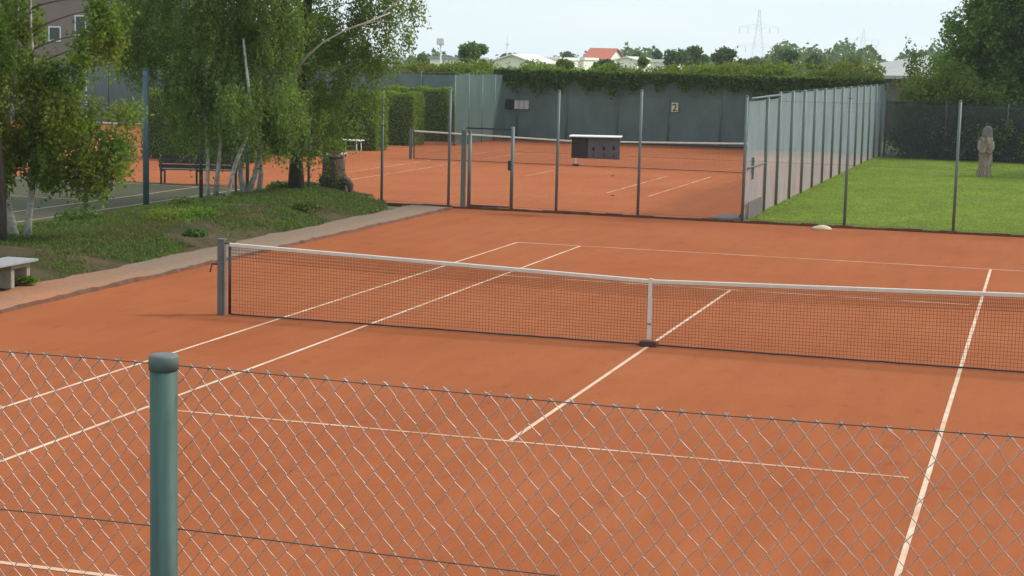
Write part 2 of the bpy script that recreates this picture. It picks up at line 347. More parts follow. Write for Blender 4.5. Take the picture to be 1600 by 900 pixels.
# path with a worn earth kerb along the court
pm = MB(); N = 90
def jit(i, a): return a*(math.sin(i*1.7)*.5 + math.sin(i*.61+1)*.6 + math.sin(i*3.3)*.3)
for i in range(N+1):
    y = -18.5 + 37.3*i/N
    xr = -9.36 + jit(i, .014); xl = -10.42 + jit(i+40, .09)
    pm.v += [(xr, y, .0), (xr-.03, y, .035), (xr-.5, y, .05), (xl, y, .045)]
for i in range(N):
    for k in range(3): pm.f.append((i*4+k, (i+1)*4+k, (i+1)*4+k+1, i*4+k+1)); pm.sm.append(True)
struct(pm.build('path', MAT['path']))
km = MB()
for i in range(N*2+1):
    y = -18.5 + 37.3*i/(N*2)
    x = -9.33 + jit(i/2, .014) + random.uniform(-.015, .015); h = .045 + random.uniform(-.012, .014); wd = .045+random.uniform(-.015, .03)
    km.v += [(x+wd, y, -.01), (x+wd*.4, y, h), (x-wd*.5, y, h+.004), (x-wd, y, .02)]
for i in range(N*2):
    for k in range(3): km.f.append((i*4+k, (i+1)*4+k, (i+1)*4+k+1, i*4+k+1)); km.sm.append(False)
struct(km.build('path_kerb', MAT['plinth']))
# planting bed, softly mounded
def bed_right(y): return -10.38 - (max(y-15.8, 0)/6.7)**2*3.6
def bed_z(x, y):
    d = min(bed_right(y)-x, x+15.7, (22.7-y)*.8)
    if d < 0: return -.02
    return .03 + .27*sstep(0, 1.9, d) + .02*math.sin(x*3.1+y*1.3) + .015*math.sin(x*1.1-y*2.7)
bm_ = MB(); BX, BY = 26, 110
for j in range(BY+1):
    y = -8 + 30.7*j/BY
    for i in range(BX+1):
        xr = bed_right(y); x = -15.7 + (xr+15.7)*i/BX
        bm_.v.append((x, y, bed_z(x, y) if 0 < i < BX and j < BY else -.03))
for j in range(BY):
    for i in range(BX): bm_.f.append((j*(BX+1)+i, j*(BX+1)+i+1, (j+1)*(BX+1)+i+1, (j+1)*(BX+1)+i)); bm_.sm.append(True)
struct(bm_.build('planting_bed', MAT['bed']))

# ------------------------------------------------------------------ tennis nets
def net_h(x): return .914 + (1.07-.914)*abs(x)/6.4
def tennis_net(cx, cy, label, cell, fine=True):
    t = thing('tennis_net', label, 'tennis net', (cx, cy, 0))
    for s in (-1, 1):
        p = MB().box((s*6.4-.05, -.055, -.02), (s*6.4+.05, .055, 1.10), .012).box((s*6.4-.056, -.061, 1.10), (s*6.4+.056, .061, 1.125)).build('net_post', MAT['netpost'], t)
        MB().tube([(s*6.4+.06*s, -.03, .75), (s*6.4+.15*s, -.03, .75)], .014).tube([(s*6.4+.14*s, -.03, .75), (s*6.4+.14*s, -.10, .64)], .011).build('winder', MAT['steel_dark'], p)
        MB().tube([(s*6.27, 0, .02), (s*6.27, 0, 1.02)], .022, 6).build('edge_cord', MAT['steel_dark'], t)
    x = np.arange(-6.25, 6.2501, cell); A = []; B = []
    lo = .03
    for xi in x: A.append((xi, 0, lo)); B.append((xi, 0, net_h(xi)-.03))
    nz = int(.9/cell)
    for k in range(nz+1):
        f = k/nz
        for a, b2 in ((-6.25, 0), (0, 6.25)):
            A.append((a, 0, lo+(net_h(a)-.04-lo)*f)); B.append((b2, 0, lo+(net_h(b2)-.04-lo)*f))
    for xi in x[:-1]+cell/2: A.append((xi, .012, net_h(xi)-.24)); B.append((xi, .012, net_h(xi)-.03))
    for k in range(6):
        for a, b2 in ((-6.25, 0), (0, 6.25)):
            A.append((a, .012, net_h(a)-.24+cell*k)); B.append((b2, .012, net_h(b2)-.24+cell*k))
    V, F = segs(A, B, .0023 if fine else .0026); indexed('net_mesh', V, F, MAT['net'], t, 'stuff')
    hb = MB()
    for a, b2 in ((-6.27, 0), (0, 6.27)):
        n = len(hb.v)
        for xx in (a, b2):
            h = net_h(xx); hb.v += [(xx, -.014, h-.050), (xx, -.016, h-.005), (xx, 0, h+.004), (xx, .016, h-.005), (xx, .014, h-.050)]
        hb.f += [(n+k, n+5+k, n+6+k, n+1+k) for k in range(4)] + [(n+4, n+9, n+5, n)]; hb.sm += [False]*5
    hb.build('headband', MAT['band'], t)
    for s in (-1, 1): MB().tube([(s*6.4, 0, 1.066), (s*6.27, 0, 1.06)], .012, 6).build('net_cable', MAT['steel_dark'], t)
    bc = MB(); pts = [(-6.25+12.5*i/60, random.uniform(-.02, .02), .022) for i in range(61)]
    bc.tube(pts, .013, 5).build('bottom_cord', MAT['steel_dark'], t)
    cs = MB().box((-.027, -.022, .10), (.027, -.017, .925)).box((-.027, .017, .10), (.027, .022, .925)).box((-.027, -.0225, .918), (.027, .0225, .926))
    st = cs.build('centre_strap', MAT['band'], t)
    MB().box((-.029, -.027, .30), (.029, -.0225, .315)).build('buckle', MAT['steel_dark'], st)
    MB().box((-.12, -.075, 0), (.12, .075, .07), .01).build('anchor_block', MAT['rust'], t)
    return t
tennis_net(0, 0, 'tennis net with white headband crossing the near clay court', .045)
tennis_net(-11.3, 38.25, 'tennis net on the far clay court behind the gate', .045, False)
tennis_net(-30.2, 38.25, 'tennis net half hidden behind the birches far left', .06, False)

# ------------------------------------------------------------------ fences
def chain_link(name, x0, x1, z0, z1, hw, hh, r, mat, parent, y=0., dep=.004, n=3, jitter=0.):
    m = int((x1-x0)/hw); k = int((z1-z0)/hh)
    I, K = np.meshgrid(np.arange(m), np.arange(k+1), indexing='ij')
    X = x0 + (I + ((I+K) % 2))*hw; Z = z1 - K*hh; Y = np.full(X.shape, y) + np.where((I+K) % 2 == 1, dep, -dep)
    X = X.astype(float)
    if jitter:                      # linked knuckles move together
        jx = RNG.normal(0, jitter, (m+2, k+1)); jz = RNG.normal(0, jitter, (m+2, k+1)); C = I + ((I+K) % 2)
        X += jx[C, K]; Z = Z + jz[C, K]*(K > 0)
    P = np.stack([X, Y, Z], -1)
    V, F = segs(P[:, :-1].reshape(-1, 3), P[:, 1:].reshape(-1, 3), r, n)
    return V, F, P
# near fence in front of the camera
NF = thing('chain_link_fence', 'silver chain-link fence with thick green post close in the foreground', 'fence', (0, -18.65, 0))
V, F, P = chain_link('', -7.0, 12.0, 0.05, 2.99, .0282, .0345, .00130, None, NF, dep=.0035, n=5, jitter=.0021)
SAG = lambda x: -.012*np.sin((x-2.82)*math.pi/2.9)**2
V[:, 2] += SAG(V[:, 0])
indexed('chain_link_mesh', V, F, MAT['wire'], NF, 'stuff')
kb = []; ke = []
for xx in np.arange(-7.0, 12.0, .0564):                    # twisted, cut wire ends above the top wire
    z = 2.99 + SAG(xx) ; a = random.uniform(-.3, .3)
    for s in (-1, 1):
        kb.append((xx - s*.010, -.004*s, z-.010)); ke.append((xx + s*(.007+a*.01), .004*s, z+.005+random.uniform(-.003, .003)))
V, F = segs(kb, ke, .0016, 5); indexed('barb', V, F, MAT['wire'], NF, 'stuff')
for z in (2.988, 2.53, 1.95, 1.3, .65, .1):
    pts = [(x, -.006, z + float(SAG(x))*(1 if z > 2.9 else .7) + .003*math.sin(x*2.3+z)) for x in np.arange(-7, 12.01, .25)]
    MB().tube(pts, .0016 if z > 2.9 else .0019, 5).build('tension_wire', MAT['wire_dark'], NF)
for i, x in enumerate([float(at(256, 700, -18.70)[0])+2.9*k for k in range(-3, 4)]):
    p = MB().tube([(x, -.05, -.05), (x, -.05, 2.985)], .0375, 28).build('post', MAT['post_green'], NF)
    MB().tube([(x, -.05, 2.984), (x, -.05, 3.018), (x, -.05, 3.0235), (x, -.05, 3.0265)], [.0405, .0405, .038, .024], 28).build('post_cap', MAT['cap'], p)
# fence between the two clay courts
FY = 19.05
MF = thing('chain_link_fence', 'tall chain-link fence with grey posts between the two clay courts', 'fence', (0, FY, 0))
def steel_post(par, x, y, h, r=.035, mat='post_grey', n=12, top=True):
    p = MB().tube([(x, y, -.05), (x, y, h)], r, n).build('post', MAT[mat], par)
    if top: MB().tube([(x, y, h), (x, y, h+.02), (x, y, h+.03)], [r*1.12, r*1.12, r*.5], n).build('post_cap', MAT[mat], p)
for x, h in ((-15.5, 3.05), (-13.4, 3.05), (-11.35, 3.03), (-9.52, 3.02), (-6.66, 3.04), (-4.56, 3.12), (-1.96, 3.05), (.5, 3.08), (3.03, 3.09), (5.5, 3.08), (8.0, 3.08)):
    steel_post(MF, x, 0, h)
for xa, xb, nm in ((-15.5, -9.2, 0), (-7.75, 8, 0)):
    V, F, P = chain_link('', xa, xb, .08, 2.98, .042, .042, .0012, None, MF, dep=.003)
    indexed('chain_link_mesh', V, F, MAT['mesh_green'], MF, 'stuff')
    for z in (2.97, 1.5, .1): MB().tube([(xa, 0, z), (xb, 0, z)], .003, 5).build('tension_wire', MAT['mesh_green'], MF)
V, F, P = chain_link('', -9.2, -7.75, 2.14, 2.98, .042, .042, .0012, None, MF, dep=.003)
pl = MB()
for i in range(58):
    xa = -15.5 + i*.405
    pl.box((xa, -.05-random.uniform(0, .02), -.02), (xa+.402, .05+random.uniform(0, .02), .045+random.uniform(0, .03)))
pl.build('plinth', MAT['plinth'], MF)
# pedestrian gate
GT = thing('gate', 'narrow grey steel gate with dark latch in the court fence', 'gate', (0, FY, 0))
MB().box((-9.19, -.03, .02), (-9.07, .03, 2.0)).build('gate_post', MAT['post_grey'], GT)
MB().tube([(-8.97, 0, .06), (-8.97, 0, 1.93)], .045, 12).build('gate_frame', MAT['post_grey'], GT)
MB().tube([(-8.97, 0, 1.93), (-8.97, 0, 1.97), (-8.97, 0, 2.01)], [.045, .03, .008], 12).build('post_cap', MAT['post_grey'], GT)
MB().tube([(-7.84, 0, .0), (-7.84, 0, 2.12)], .045, 12).build('gate_post', MAT['post_grey'], GT)
MB().box((-9.07, -.018, 2.03), (-7.84, .018, 2.07)).build('top_rail', MAT['steel_dark'], GT)
MB().box((-8.93, -.02, .07), (-7.9, .02, .11)).build('bottom_rail', MAT['steel_dark'], GT)
MB().box((-7.94, -.05, 1.02), (-7.87, .05, 1.27), .01).build('latch_box', MAT['steel_dark'], GT)
V, F, P = chain_link('', -8.93, -7.88, .10, 2.03, .042, .042, .0012, None, GT, dep=.003)
indexed('chain_link_mesh', V, F, MAT['mesh_green'], GT, 'stuff')
# scoreboard hung on the fence
BD = thing('notice_board', 'dark notice board with white pent lid hung on the court fence', 'board', (-5.66, FY-.09, 0))
MB().box((-.615, 0, 1.41), (.615, .03, 1.93)).build('backing', MAT['board_grey'], BD)
MB().add([(-.66, -.12, 1.935), (.66, -.12, 1.955), (.66, .06, 1.985), (-.66, .06, 1.965), (-.66, -.12, 1.955), (.66, -.12, 1.975), (.66, .06, 2.005), (-.66, .06, 1.985)],
         [(0,3,2,1),(4,5,6,7),(0,1,5,4),(1,2,6,5),(2,3,7,6),(3,0,4,7)]).build('lid', MAT['white'], BD)
MB().box((-.585, -.012, 1.44), (-.205, -.002, 1.91)).build('dark_panel', MAT['board_dark'], BD)
MB().box((-.615, -.02, 1.41), (-.59, -.002, 1.93)).build('frame_strip', MAT['rust'], BD)
MB().box((-.59, -.02, 1.41), (-.2, -.002, 1.437)).build('frame_strip', MAT['rust'], BD)
for i, (a, b2) in enumerate(((-.19, .09), (.10, .33), (.34, .59))):
    s = MB().box((a, -.010, 1.44), (b2, -.002, 1.91)).build('grey_panel', MAT['board_grey'], BD)
    cx = (a+b2)/2; zz = (1.66, 1.68, 1.70)[i]
    MB().tube([(cx, -.016, zz-.04), (cx, -.016, zz+.04)], .028, 8).build('knob', MAT['ink'], s)
    MB().box((cx-.012, -.016, 1.46), (cx+.012, -.0105, 1.55)).build('tally_mark', MAT['ink'], s)
# side fence of the far court, pale translucent windbreak
SF = thing('windbreak_fence', 'long fence of pale blue-grey windbreak panels along the lawn', 'fence', (-1.9, 0, 0))
sy = [19.2, 22.0, 24.1] + [24.1+2.48*i for i in range(1, 14)]
for i, y in enumerate(sy[1:]): steel_post(SF, 0, y, 3.12 if i else 3.0, .038, 'post_grey', 10, False)
pm2 = []
for i in range(len(sy)-1):
    a, b2 = sy[i]+.04, sy[i+1]-.04; tp = 3.08 if i > 1 else 2.95
    nn = 10; v = []; f = []
    for j in range(nn+1):
        for k in range(nn+1):
            yy = a+(b2-a)*j/nn; zz = .015+(tp-.015)*k/nn
            v.append((-.045+.014*math.sin(j*1.9+i*2.2+k*.35)*math.sin(math.pi*j/nn), yy, zz - (.02*math.sin(math.pi*j/nn) if k == nn else 0)))
    f = [(j*(nn+1)+k, j*(nn+1)+k+1, (j+1)*(nn+1)+k+1, (j+1)*(nn+1)+k) for j in range(nn) for k in range(nn)]
    MB().add(v, f, True).build('screen_panel', MAT['side_screen'], SF)
MB().tube([(0, 19.25, 3.0), (0, 24.1, 3.03)], .03, 8).build('top_rail', MAT['post_grey'], SF)
MB().tube([(0, 24.1, 3.10), (0, sy[-1], 3.10)], .006, 6).build('tension_wire', MAT['post_grey'], SF)
MB().tube([(0, 19.3, 1.32), (0, 21.95, 1.32)], .02, 8).build('mid_rail', MAT['post_grey'], SF)
MB().box((-.02, 20.0, 1.0), (.02, 20.1, 1.55)).build('gate_handle', MAT['post_grey'], SF)
# far end fence of court two
MAT['lawn_screen'] = screen_mat('dark_net', (.050, .066, .078), .38)
EF = thing('windbreak_fence', 'dark grey-green windbreak fence at the far end of the far clay court', 'fence', (0, 56.0, 0))
ex = [-48+2.42*i for i in range(20)]
for i, x in enumerate(ex):
    steel_post(EF, x, -.02, 3.1, .03, 'post_grey', 8, False)
    if i < len(ex)-1:
        MB().box((x+.03, .03, .06), (x+2.39, .045, 2.95)).build('screen_panel', MAT['far_screen'], EF)
MB().tube([(ex[0], 0, 3.05), (ex[-1], 0, 3.05)], .012, 6).build('top_wire', MAT['post_grey'], EF)
# left return of that fence
MAT['return_screen'] = screen_mat('green_windbreak', (.17, .245, .225), .5)
LF = thing('windbreak_fence', 'short pale windbreak fence section beside the clipped hedges', 'fence', (-19.55, 0, 0))
ly = [48.6, 50.5, 52.4, 54.3, 55.9]
for y in ly[:-1]: steel_post(LF, 0, y, 3.05, .03, 'post_grey', 8, False)
for a, b2 in zip(ly[:-1], ly[1:]): MB().box((-.008, a+.03, .05), (.008, b2-.03, 3.02)).build('screen_panel', MAT['return_screen'], LF)
MB().tube([(0, ly[0], 3.03), (0, ly[-1], 3.03)], .012, 6).build('top_wire', MAT['post_grey'], LF)
# number plate and boards on the far fence
SN = thing('number_sign', 'small cream court sign with a black 2 on the dark windbreak', 'sign', (-11.4, 55.93, 0))
MB().box((-.15, -.012, 1.56), (.15, .012, 1.98)).build('plate', MAT['cream'], SN)
fc = bpy.data.curves.new('digit', 'FONT'); fc.body = '2'; fc.size = .48; fc.align_x = 'CENTER'; fc.extrude = .004; fc.offset = .008
tmp = bpy.data.objects.new('tmp', fc); COL.objects.link(tmp)
dg = bpy.context.evaluated_depsgraph_get(); me = bpy.data.meshes.new_from_object(tmp.evaluated_get(dg)); bpy.data.objects.remove(tmp)
me.materials.clear(); me.materials.append(MAT['ink']); d2 = link(bpy.data.objects.new('digit', me), SN)
d2.rotation_euler = (R(90), 0, 0); d2.location = (0, -.020, 1.60)
WB = thing('notice_board', 'black and pale grey notice boards fixed on the far windbreak', 'board', (-19.0, 55.90, 0))
MB().box((-.55, -.02, 1.42), (-.12, .02, 1.90)).build('dark_panel', MAT['board_dark'], WB)
for i in range(3): MB().box((-.08+i*.24, -.02, 1.46), (.13+i*.24, .02, 1.86)).build('sheet', MAT['paper'], WB)
# fence behind the lawn
RF = thing('windbreak_fence', 'dark screened fence behind the lawn under the big tree', 'fence', (0, 52.6, 0))
rx = [-1.6+2.5*i for i in range(8)]
for i, x in enumerate(rx):
    steel_post(RF, x, -.02, 2.45, .022, 'steel_dark', 8, False)
    if i < 7: MB().box((x+.03, .03, .04), (x+2.47, .045, 2.42)).build('screen_panel', MAT['lawn_screen'], RF)
# fence of the hard court behind the birches
HF = thing('chain_link_fence', 'fence of thick blue-green posts beside the olive hard court', 'fence', (-15.62, 0, 0))
for y, r in ((.6, .05), (3.4, .05), (6.3, .05), (11.7, .05), (14.45, .075), (17.3, .05), (20.0, .05)): steel_post(HF, 0, y, 3.35, r, 'post_blue', 12)
MB().tube([(0, -1, 3.2), (0, 20, 3.2)], .012, 6).build('top_wire', MAT['post_blue'], HF)
V, F, P = chain_link('', -1, 20, .1, 3.2, .05, .05, .0017, None, HF, dep=.003); V = V[:, [1, 0, 2]]
indexed('chain_link_mesh', V, F, MAT['mesh_green'], HF, 'stuff')

# ------------------------------------------------------------------ furniture and small things
def bench_dark():
    p = ground(251, 288); q = ground(372, 291); a = math.atan2(q[1]-p[1], q[0]-p[0]); L = math.hypot(q[0]-p[0], q[1]-p[1])
    t = thing('park_bench', 'dark slatted park bench seen from behind under the birches', 'bench', (p[0], p[1], 0), a)
    for i, x in enumerate((0.0, L*.46, L*.92)):
        MB().tube([(x, .08, 0), (x, .06, .42), (x, -.05, .86)], [.03, .032, .028], 6).build('leg', MAT['darkwood'], t)
        MB().tube([(x+.03, .44, 0), (x+.03, .44, .41)], .03, 6).build('leg', MAT['darkwood'], t)
        MB().box((x-.02, .04, .37), (x+.04, .47, .41)).build('seat_bearer', MAT['darkwood'], t)
    for k, z in enumerate((.47, .605, .74)):
        y0 = .075-(z-.42)*.25
        MB().add([(-.06, y0, z), (L+.02, y0, z), (L+.02, y0-.03, z+.115), (-.06, y0-.03, z+.115), (-.06, y0+.03, z), (L+.02, y0+.03, z), (L+.02, y0, z+.115), (-.06, y0, z+.115)],
                 [(0,1,2,3),(5,4,7,6),(3,2,6,7),(1,0,4,5),(0,3,7,4),(2,1,5,6)]).build('back_slat', MAT['darkwood'], t)
    for k in range(4): MB().box((-.06, .09+k*.10, .412), (L+.02, .175+k*.10, .44)).build('seat_slat', MAT['darkwood'], t)
bench_dark()
t = thing('bench', 'grey plank bench on a concrete support at the left edge', 'bench', (-10.56, 0, .045))
for i in range(3): MB().box((-.30+i*.19, -1.6, .385), (-.12+i*.19, 1.34, .425), .006).build('seat_plank', MAT['plank'], t)
for y0 in (.74, -1.1):
    s = MB().box((-.2, y0, 0), (.14, y0+.10, .30), .008).box((-.2, y0+.44, 0), (.14, y0+.54, .30), .008).box((-.2, y0, .30), (.14, y0+.54, .384), .008).build('support', MAT['concrete'], t)
tp = ground(548, 240)
t = thing('side_table', 'small white table standing before the clipped hedge', 'table', (tp[0], tp[1], 0))
MB().box((-.42, -.3, .50), (.45, .3, .54), .008).build('tabletop', MAT['white'], t)
for x in (-.32, .34):
    for y in (-.24, .24): MB().tube([(x, y, 0), (x*.95, y*.95, .5)], .022, 6).build('leg', MAT['white'], t)
# stump with planter dish
sp = ground(521, 300, .18)
t = thing('tree_stump', 'broad old tree stump with a leaning root at the bed end', 'stump', (sp[0], sp[1], .12))
st = MB(); n = 22; prof = [(0, .50), (.08, .44), (.22, .36), (.45, .315), (.7, .30), (.92, .31), (.95, .30)]
for z, r in prof:
    for k in range(n):
        q = 2*math.pi*k/n; rr = r*(1+.10*math.sin(q*5+1)*(1.2-z)+.04*math.sin(q*9+z*4)); st.v.append((rr*math.cos(q), rr*math.sin(q), z))
st.f = [(i*n+k, i*n+(k+1) % n, (i+1)*n+(k+1) % n, (i+1)*n+k) for i in range(len(prof)-1) for k in range(n)] + [tuple((len(prof)-1)*n+k for k in range(n))]
st.sm = [True]*(len(st.f)-1)+[False]; st.build('stump_body', MAT['stump_bark'], t)
MB().tube([(.22, -.05, .34), (.36, -.1, .40), (.47, -.12, .36), (.54, -.12, .27), (.55, -.13, .14), (.50, -.1, -.1)], [.13, .135, .10, .095, .07, .06], 8).build('root', MAT['stump_bark'], t)
IV = np.array([(.36*math.cos(a)*(1+.15*random.random()), .36*math.sin(a)*(1+.15*random.random()), abs(random.gauss(.2, .22))) for a in [random.uniform(-2.6, -.3) for _ in range(700)]])
quads('ivy', leafverts(IV, .07, RNG, .8), MAT['vine_leaf'], t)['label'] = 'ivy climbing the front of the stump'
t = thing('flower_bowl', 'shallow pale bowl of plants on top of the stump', 'planter', (sp[0], sp[1], 1.07))
bo = MB()
for z, r in ((0, .22), (.06, .30), (.11, .345), (.12, .345), (.11, .31), (.07, .27)):
    for k in range(20): bo.v.append((r*math.cos(2*math.pi*k/20), r*math.sin(2*math.pi*k/20), z))
bo.f = [(i*20+k, i*20+(k+1) % 20, (i+1)*20+(k+1) % 20, (i+1)*20+k) for i in range(5) for k in range(20)] + [tuple(100+k for k in range(20)), tuple(range(20))[::-1]]; bo.sm = [True]*102
bo.build('bowl', MAT['concrete'], t)
PB = in_ellipsoid(900, (0, 0, .32), (.36, .36, .34), RNG); PB[:, 2] = np.maximum(PB[:, 2], .1)
quads('leaves', leafverts(PB, .07, RNG), MAT['birch_leaf'], t)
quads('petals', leafverts(np.array([(.34*math.cos(a), .34*math.sin(a), random.uniform(.08, .16)) for a in np.linspace(0, 6.28, 90)]), .06, RNG, .9), MAT['petal'], t)
quads('blossoms', leafverts(in_ellipsoid(60, (0, 0, .2), (.3, .3, .1), RNG), .06, RNG, .9), MAT['pink'], t)
for u_, v_, l_ in ((957, 275, 'small dark clod on the far clay court, farther of two'), (957, 306, 'small dark clod on the far clay court, nearer of two')):
    q_ = ground(u_, v_); bm = bmesh.new(); bmesh.ops.create_icosphere(bm, subdivisions=2, radius=1)
    for v in bm.verts: v.co = Vector((v.co.x*.055*(1+.3*math.sin(v.co.y*4)), v.co.y*.05, max(v.co.z, -.2)*.028*(1+.3*math.sin(v.co.x*5))))
    me = bpy.data.meshes.new('clay_clod'); bm.to_mesh(me); bm.free(); me.materials.append(MAT['plinth'])
    o = link(bpy.data.objects.new('clay_clod', me)); o.location = (q_[0], q_[1], .001); tag(o, l_, 'clod')
# drag mat by the corner post, stone, carved figure
t = thing('drag_mat', 'grey drag mat with handle lying at the fence corner', 'mat', (-2.75, 19.9, 0))
mm = MB()
for j in range(7):
    for i in range(9): mm.v.append((-.1+.85*i/8+random.uniform(-.01, .01), -.45+1.5*j/6, .02+.02*math.sin(i*1.3+j)+.012*random.random()))
mm.f = [(j*9+i, j*9+i+1, (j+1)*9+i+1, (j+1)*9+i) for j in range(6) for i in range(8)]; mm.sm = [True]*len(mm.f)
mm.build('mat_sheet', MAT['rubber'], t)
MB().tube([(.55, .2, .04), (.62, .5, .3), (.70, .9, .78)], .018, 6).build('handle', MAT['steel_dark'], t)
MB().tube([(-.1, -.47, .035), (.75, -.47, .035)], .025, 6).build('batten', MAT['rubber'], t)
o = MB().box((-1.885, 19.35, .0), (-1.865, 21.6, .48)).build('kick_board', MAT['rubber']); tag(o, 'low grey board at the foot of the fence corner', 'board')
bm = bmesh.new(); bmesh.ops.create_icosphere(bm, subdivisions=3, radius=1)
for v in bm.verts: v.co = Vector((v.co.x*.235*(1+.05*math.sin(v.co.y*5)), v.co.y*.17, max(v.co.z, -.3)*.085*(1+.12*math.sin(v.co.x*4+1))))
me = bpy.data.meshes.new('pale_stone'); bm.to_mesh(me); bm.free(); me.materials.append(MAT['stone']); me.polygons.foreach_set('use_smooth', [True]*len(me.polygons))
o = link(bpy.data.objects.new('pale_stone', me)); o.location = (.06, 18.3, .024); tag(o, 'pale rounded stone on the clay before the lawn fence', 'stone')
sp2 = ground(1537, 276)
t = thing('carved_figure', 'weathered standing wooden figure on the lawn', 'sculpture', (sp2[0], sp2[1], 0), R(8))
prof = [(0, .27, .24), (.10, .25, .23), (.35, .235, .21), (.65, .225, .20), (.95, .235, .20), (1.2, .24, .20), (1.33, .24, .19), (1.40, .235, .175), (1.43, .19, .15), (1.45, .13, .12)]
sb = MB(); n = 28
for z, rx_, ry_ in prof:
    for k in range(n):
        q = 2*math.pi*k/n; cx, cy = math.cos(q), math.sin(q)
        e = 1 + .07*math.sin(q*3+z*4) + .05*math.sin(q*7-z*6) + .04*math.sin(z*13+q*2)
        front = max(0, -cy)                                   # folds and the gap between the feet
        e -= .16*front*math.exp(-((cx-.1)/.16)**2)*max(0, 1-z/.55)
        e += .10*front*math.exp(-((abs(cx)-.55)/.2)**2)*(1 if .75 < z < 1.25 else .2)
        sb.v.append((rx_*cx*e+.02*z, ry_*cy*e, z))
sb.f = [(i*n+k, i*n+(k+1) % n, (i+1)*n+(k+1) % n, (i+1)*n+k) for i in range(len(prof)-1) for k in range(n)] + [tuple((len(prof)-1)*n+k for k in range(n))]
sb.sm = [True]*len(sb.f); sb.build('robe', MAT['statue'], t)
hd = MB(); prof = [(1.36, .18, .16), (1.45, .20, .17), (1.56, .19, .165), (1.67, .175, .15), (1.77, .135, .12), (1.83, .06, .06)]
for z, rx_, ry_ in prof:
    for k in range(n):
        q = 2*math.pi*k/n; e = 1+.07*math.sin(q*3+z*9); face = max(0, -math.sin(q)); e -= .18*face*math.exp(-((z-1.6)/.08)**2)
        hd.v.append((rx_*math.cos(q)*e+.03+.05*(z-1.5), ry_*math.sin(q)*e, z))
hd.f = [(i*n+k, i*n+(k+1) % n, (i+1)*n+(k+1) % n, (i+1)*n+k) for i in range(len(prof)-1) for k in range(n)] + [tuple((len(prof)-1)*n+k for k in range(n)), tuple(range(n))[::-1]]
hd.sm = [True]*len(hd.f); hd.build('hooded_head', MAT['statue_dark'], t)
for s in (-1, 1):
    MB().tube([(s*.21, -.04, 1.28), (s*.245, -.08, 1.05), (s*.16, -.19, .86), (s*.03, -.225, .92)], [.075, .07, .06, .045], 8).build('arm', MAT['statue'], t)
    MB().box((s*.11-.06+.0, -.32, 0), (s*.11+.06, -.14, .07), .02).build('foot', MAT['statue'], t)

# ------------------------------------------------------------------ trees and hedges
def ppm(y, u=400, v=150): p = at(u, v, y); return float(np.dot(p-CAM, FW))/FPX      # metres per photo pixel
def crown_points(lobes, per_m3, rng, droop, leaf_n, spread=.05, shell=.5, clump=.10):
    out = []
    for c, r in lobes:
        vol = 4.19*r[0]*r[1]*r[2]; n = max(6, int(vol*per_m3))
        nb = max(2, n//8); S = in_ellipsoid(nb, c, r, rng, shell)[rng.integers(0, nb, n)] + rng.normal(0, clump, (n, 3)); L = rng.uniform(.4, 1.3, n)*droop
        sw = rng.normal(0, .22, (n, 2))
        k = np.linspace(0, 1, leaf_n)
        P = np.empty((n, leaf_n, 3))
        P[:, :, 0] = S[:, 0:1] + sw[:, 0:1]*L[:, None]*k; P[:, :, 1] = S[:, 1:2] + sw[:, 1:2]*L[:, None]*k
        P[:, :, 2] = S[:, 2:3] - L[:, None]*k**1.15
        P += rng.normal(0, spread, P.shape); out.append(P.reshape(-1, 3))
    return np.concatenate(out)
def limb(a, b, r0, r1, sag=.15, n=6):
    a = Vector(a); b = Vector(b); out = []
    for i in range(n+1):
        f = i/n; p = a.lerp(b, f); p.z += sag*math.sin(math.pi*f)*(b-a).length*.4
        p.x += .03*math.sin(i*2.1+a.x*7); p.y += .03*math.cos(i*1.7+b.y*3); out.append(p)
    return out, [r0+(r1-r0)*i/n for i in range(n+1)]
def px_lobes(specs, y):
    k = ppm(y); out = []
    for s in specs:
        u, v, ru, rv = s[:4]; dy = s[4] if len(s) > 4 else 0
        out.append((at(u, v, y+dy), (ru*k, max(.5, (ru+rv)*.5*k*1.1), rv*k)))
    return out
def tree(name, label, cat, base, stems, lobes, leaf, bark, per_m3, droop, leaf_n, size, group=None, spread=.05, limbs=True, hang=.5, shell=.38, limbmat='limb', clump=.10):
    t = thing(name, label, cat, (0, 0, 0), 0, group)
    bx, by, bz = base
    t.location = base
    off = np.array(base)
    for pts, r0, r1, *mt_ in stems:
        pts = [Vector(np.array(p)-off) for p in pts]; m = len(pts)
        rads = [r0*(1.25 if i == 0 else 1)+(r1-r0)*i/(m-1) for i in range(m)]
        MB().tube(pts, rads, 9).build('limb' if mt_ else 'trunk', MAT[mt_[0]] if mt_ else bark, t)
    L = [(np.array(c)-off, r) for c, r in lobes]
    if limbs:
        SP = []
        for st_ in stems:
            q_ = [np.array(p)-off for p in st_[0]]
            for p0, p1 in zip(q_[:-1], q_[1:]): SP += [p0+(p1-p0)*f for f in (0, .33, .66)]
        for i, (c, r) in enumerate(L):
            lowp = [p for p in SP if p[2] < c[2]-.15] or SP[-1:]
            a = min(lowp, key=lambda p: np.linalg.norm((p-c)*np.array([1, 1, .7])))
            pts, rads = limb(a, c, .022, .006); MB().tube(pts, rads, 5).build('branch', MAT[limbmat], t)
    P = crown_points(L, per_m3, RNG, droop, leaf_n, spread, shell, clump)
    quads('crown', leafverts(P, size, RNG, hang=hang), leaf, t)
    return t
def G(u, v, z=.22): return ground(u, v, z)
def path_px(pts, y): return [at(u, v, y) for u, v in pts]
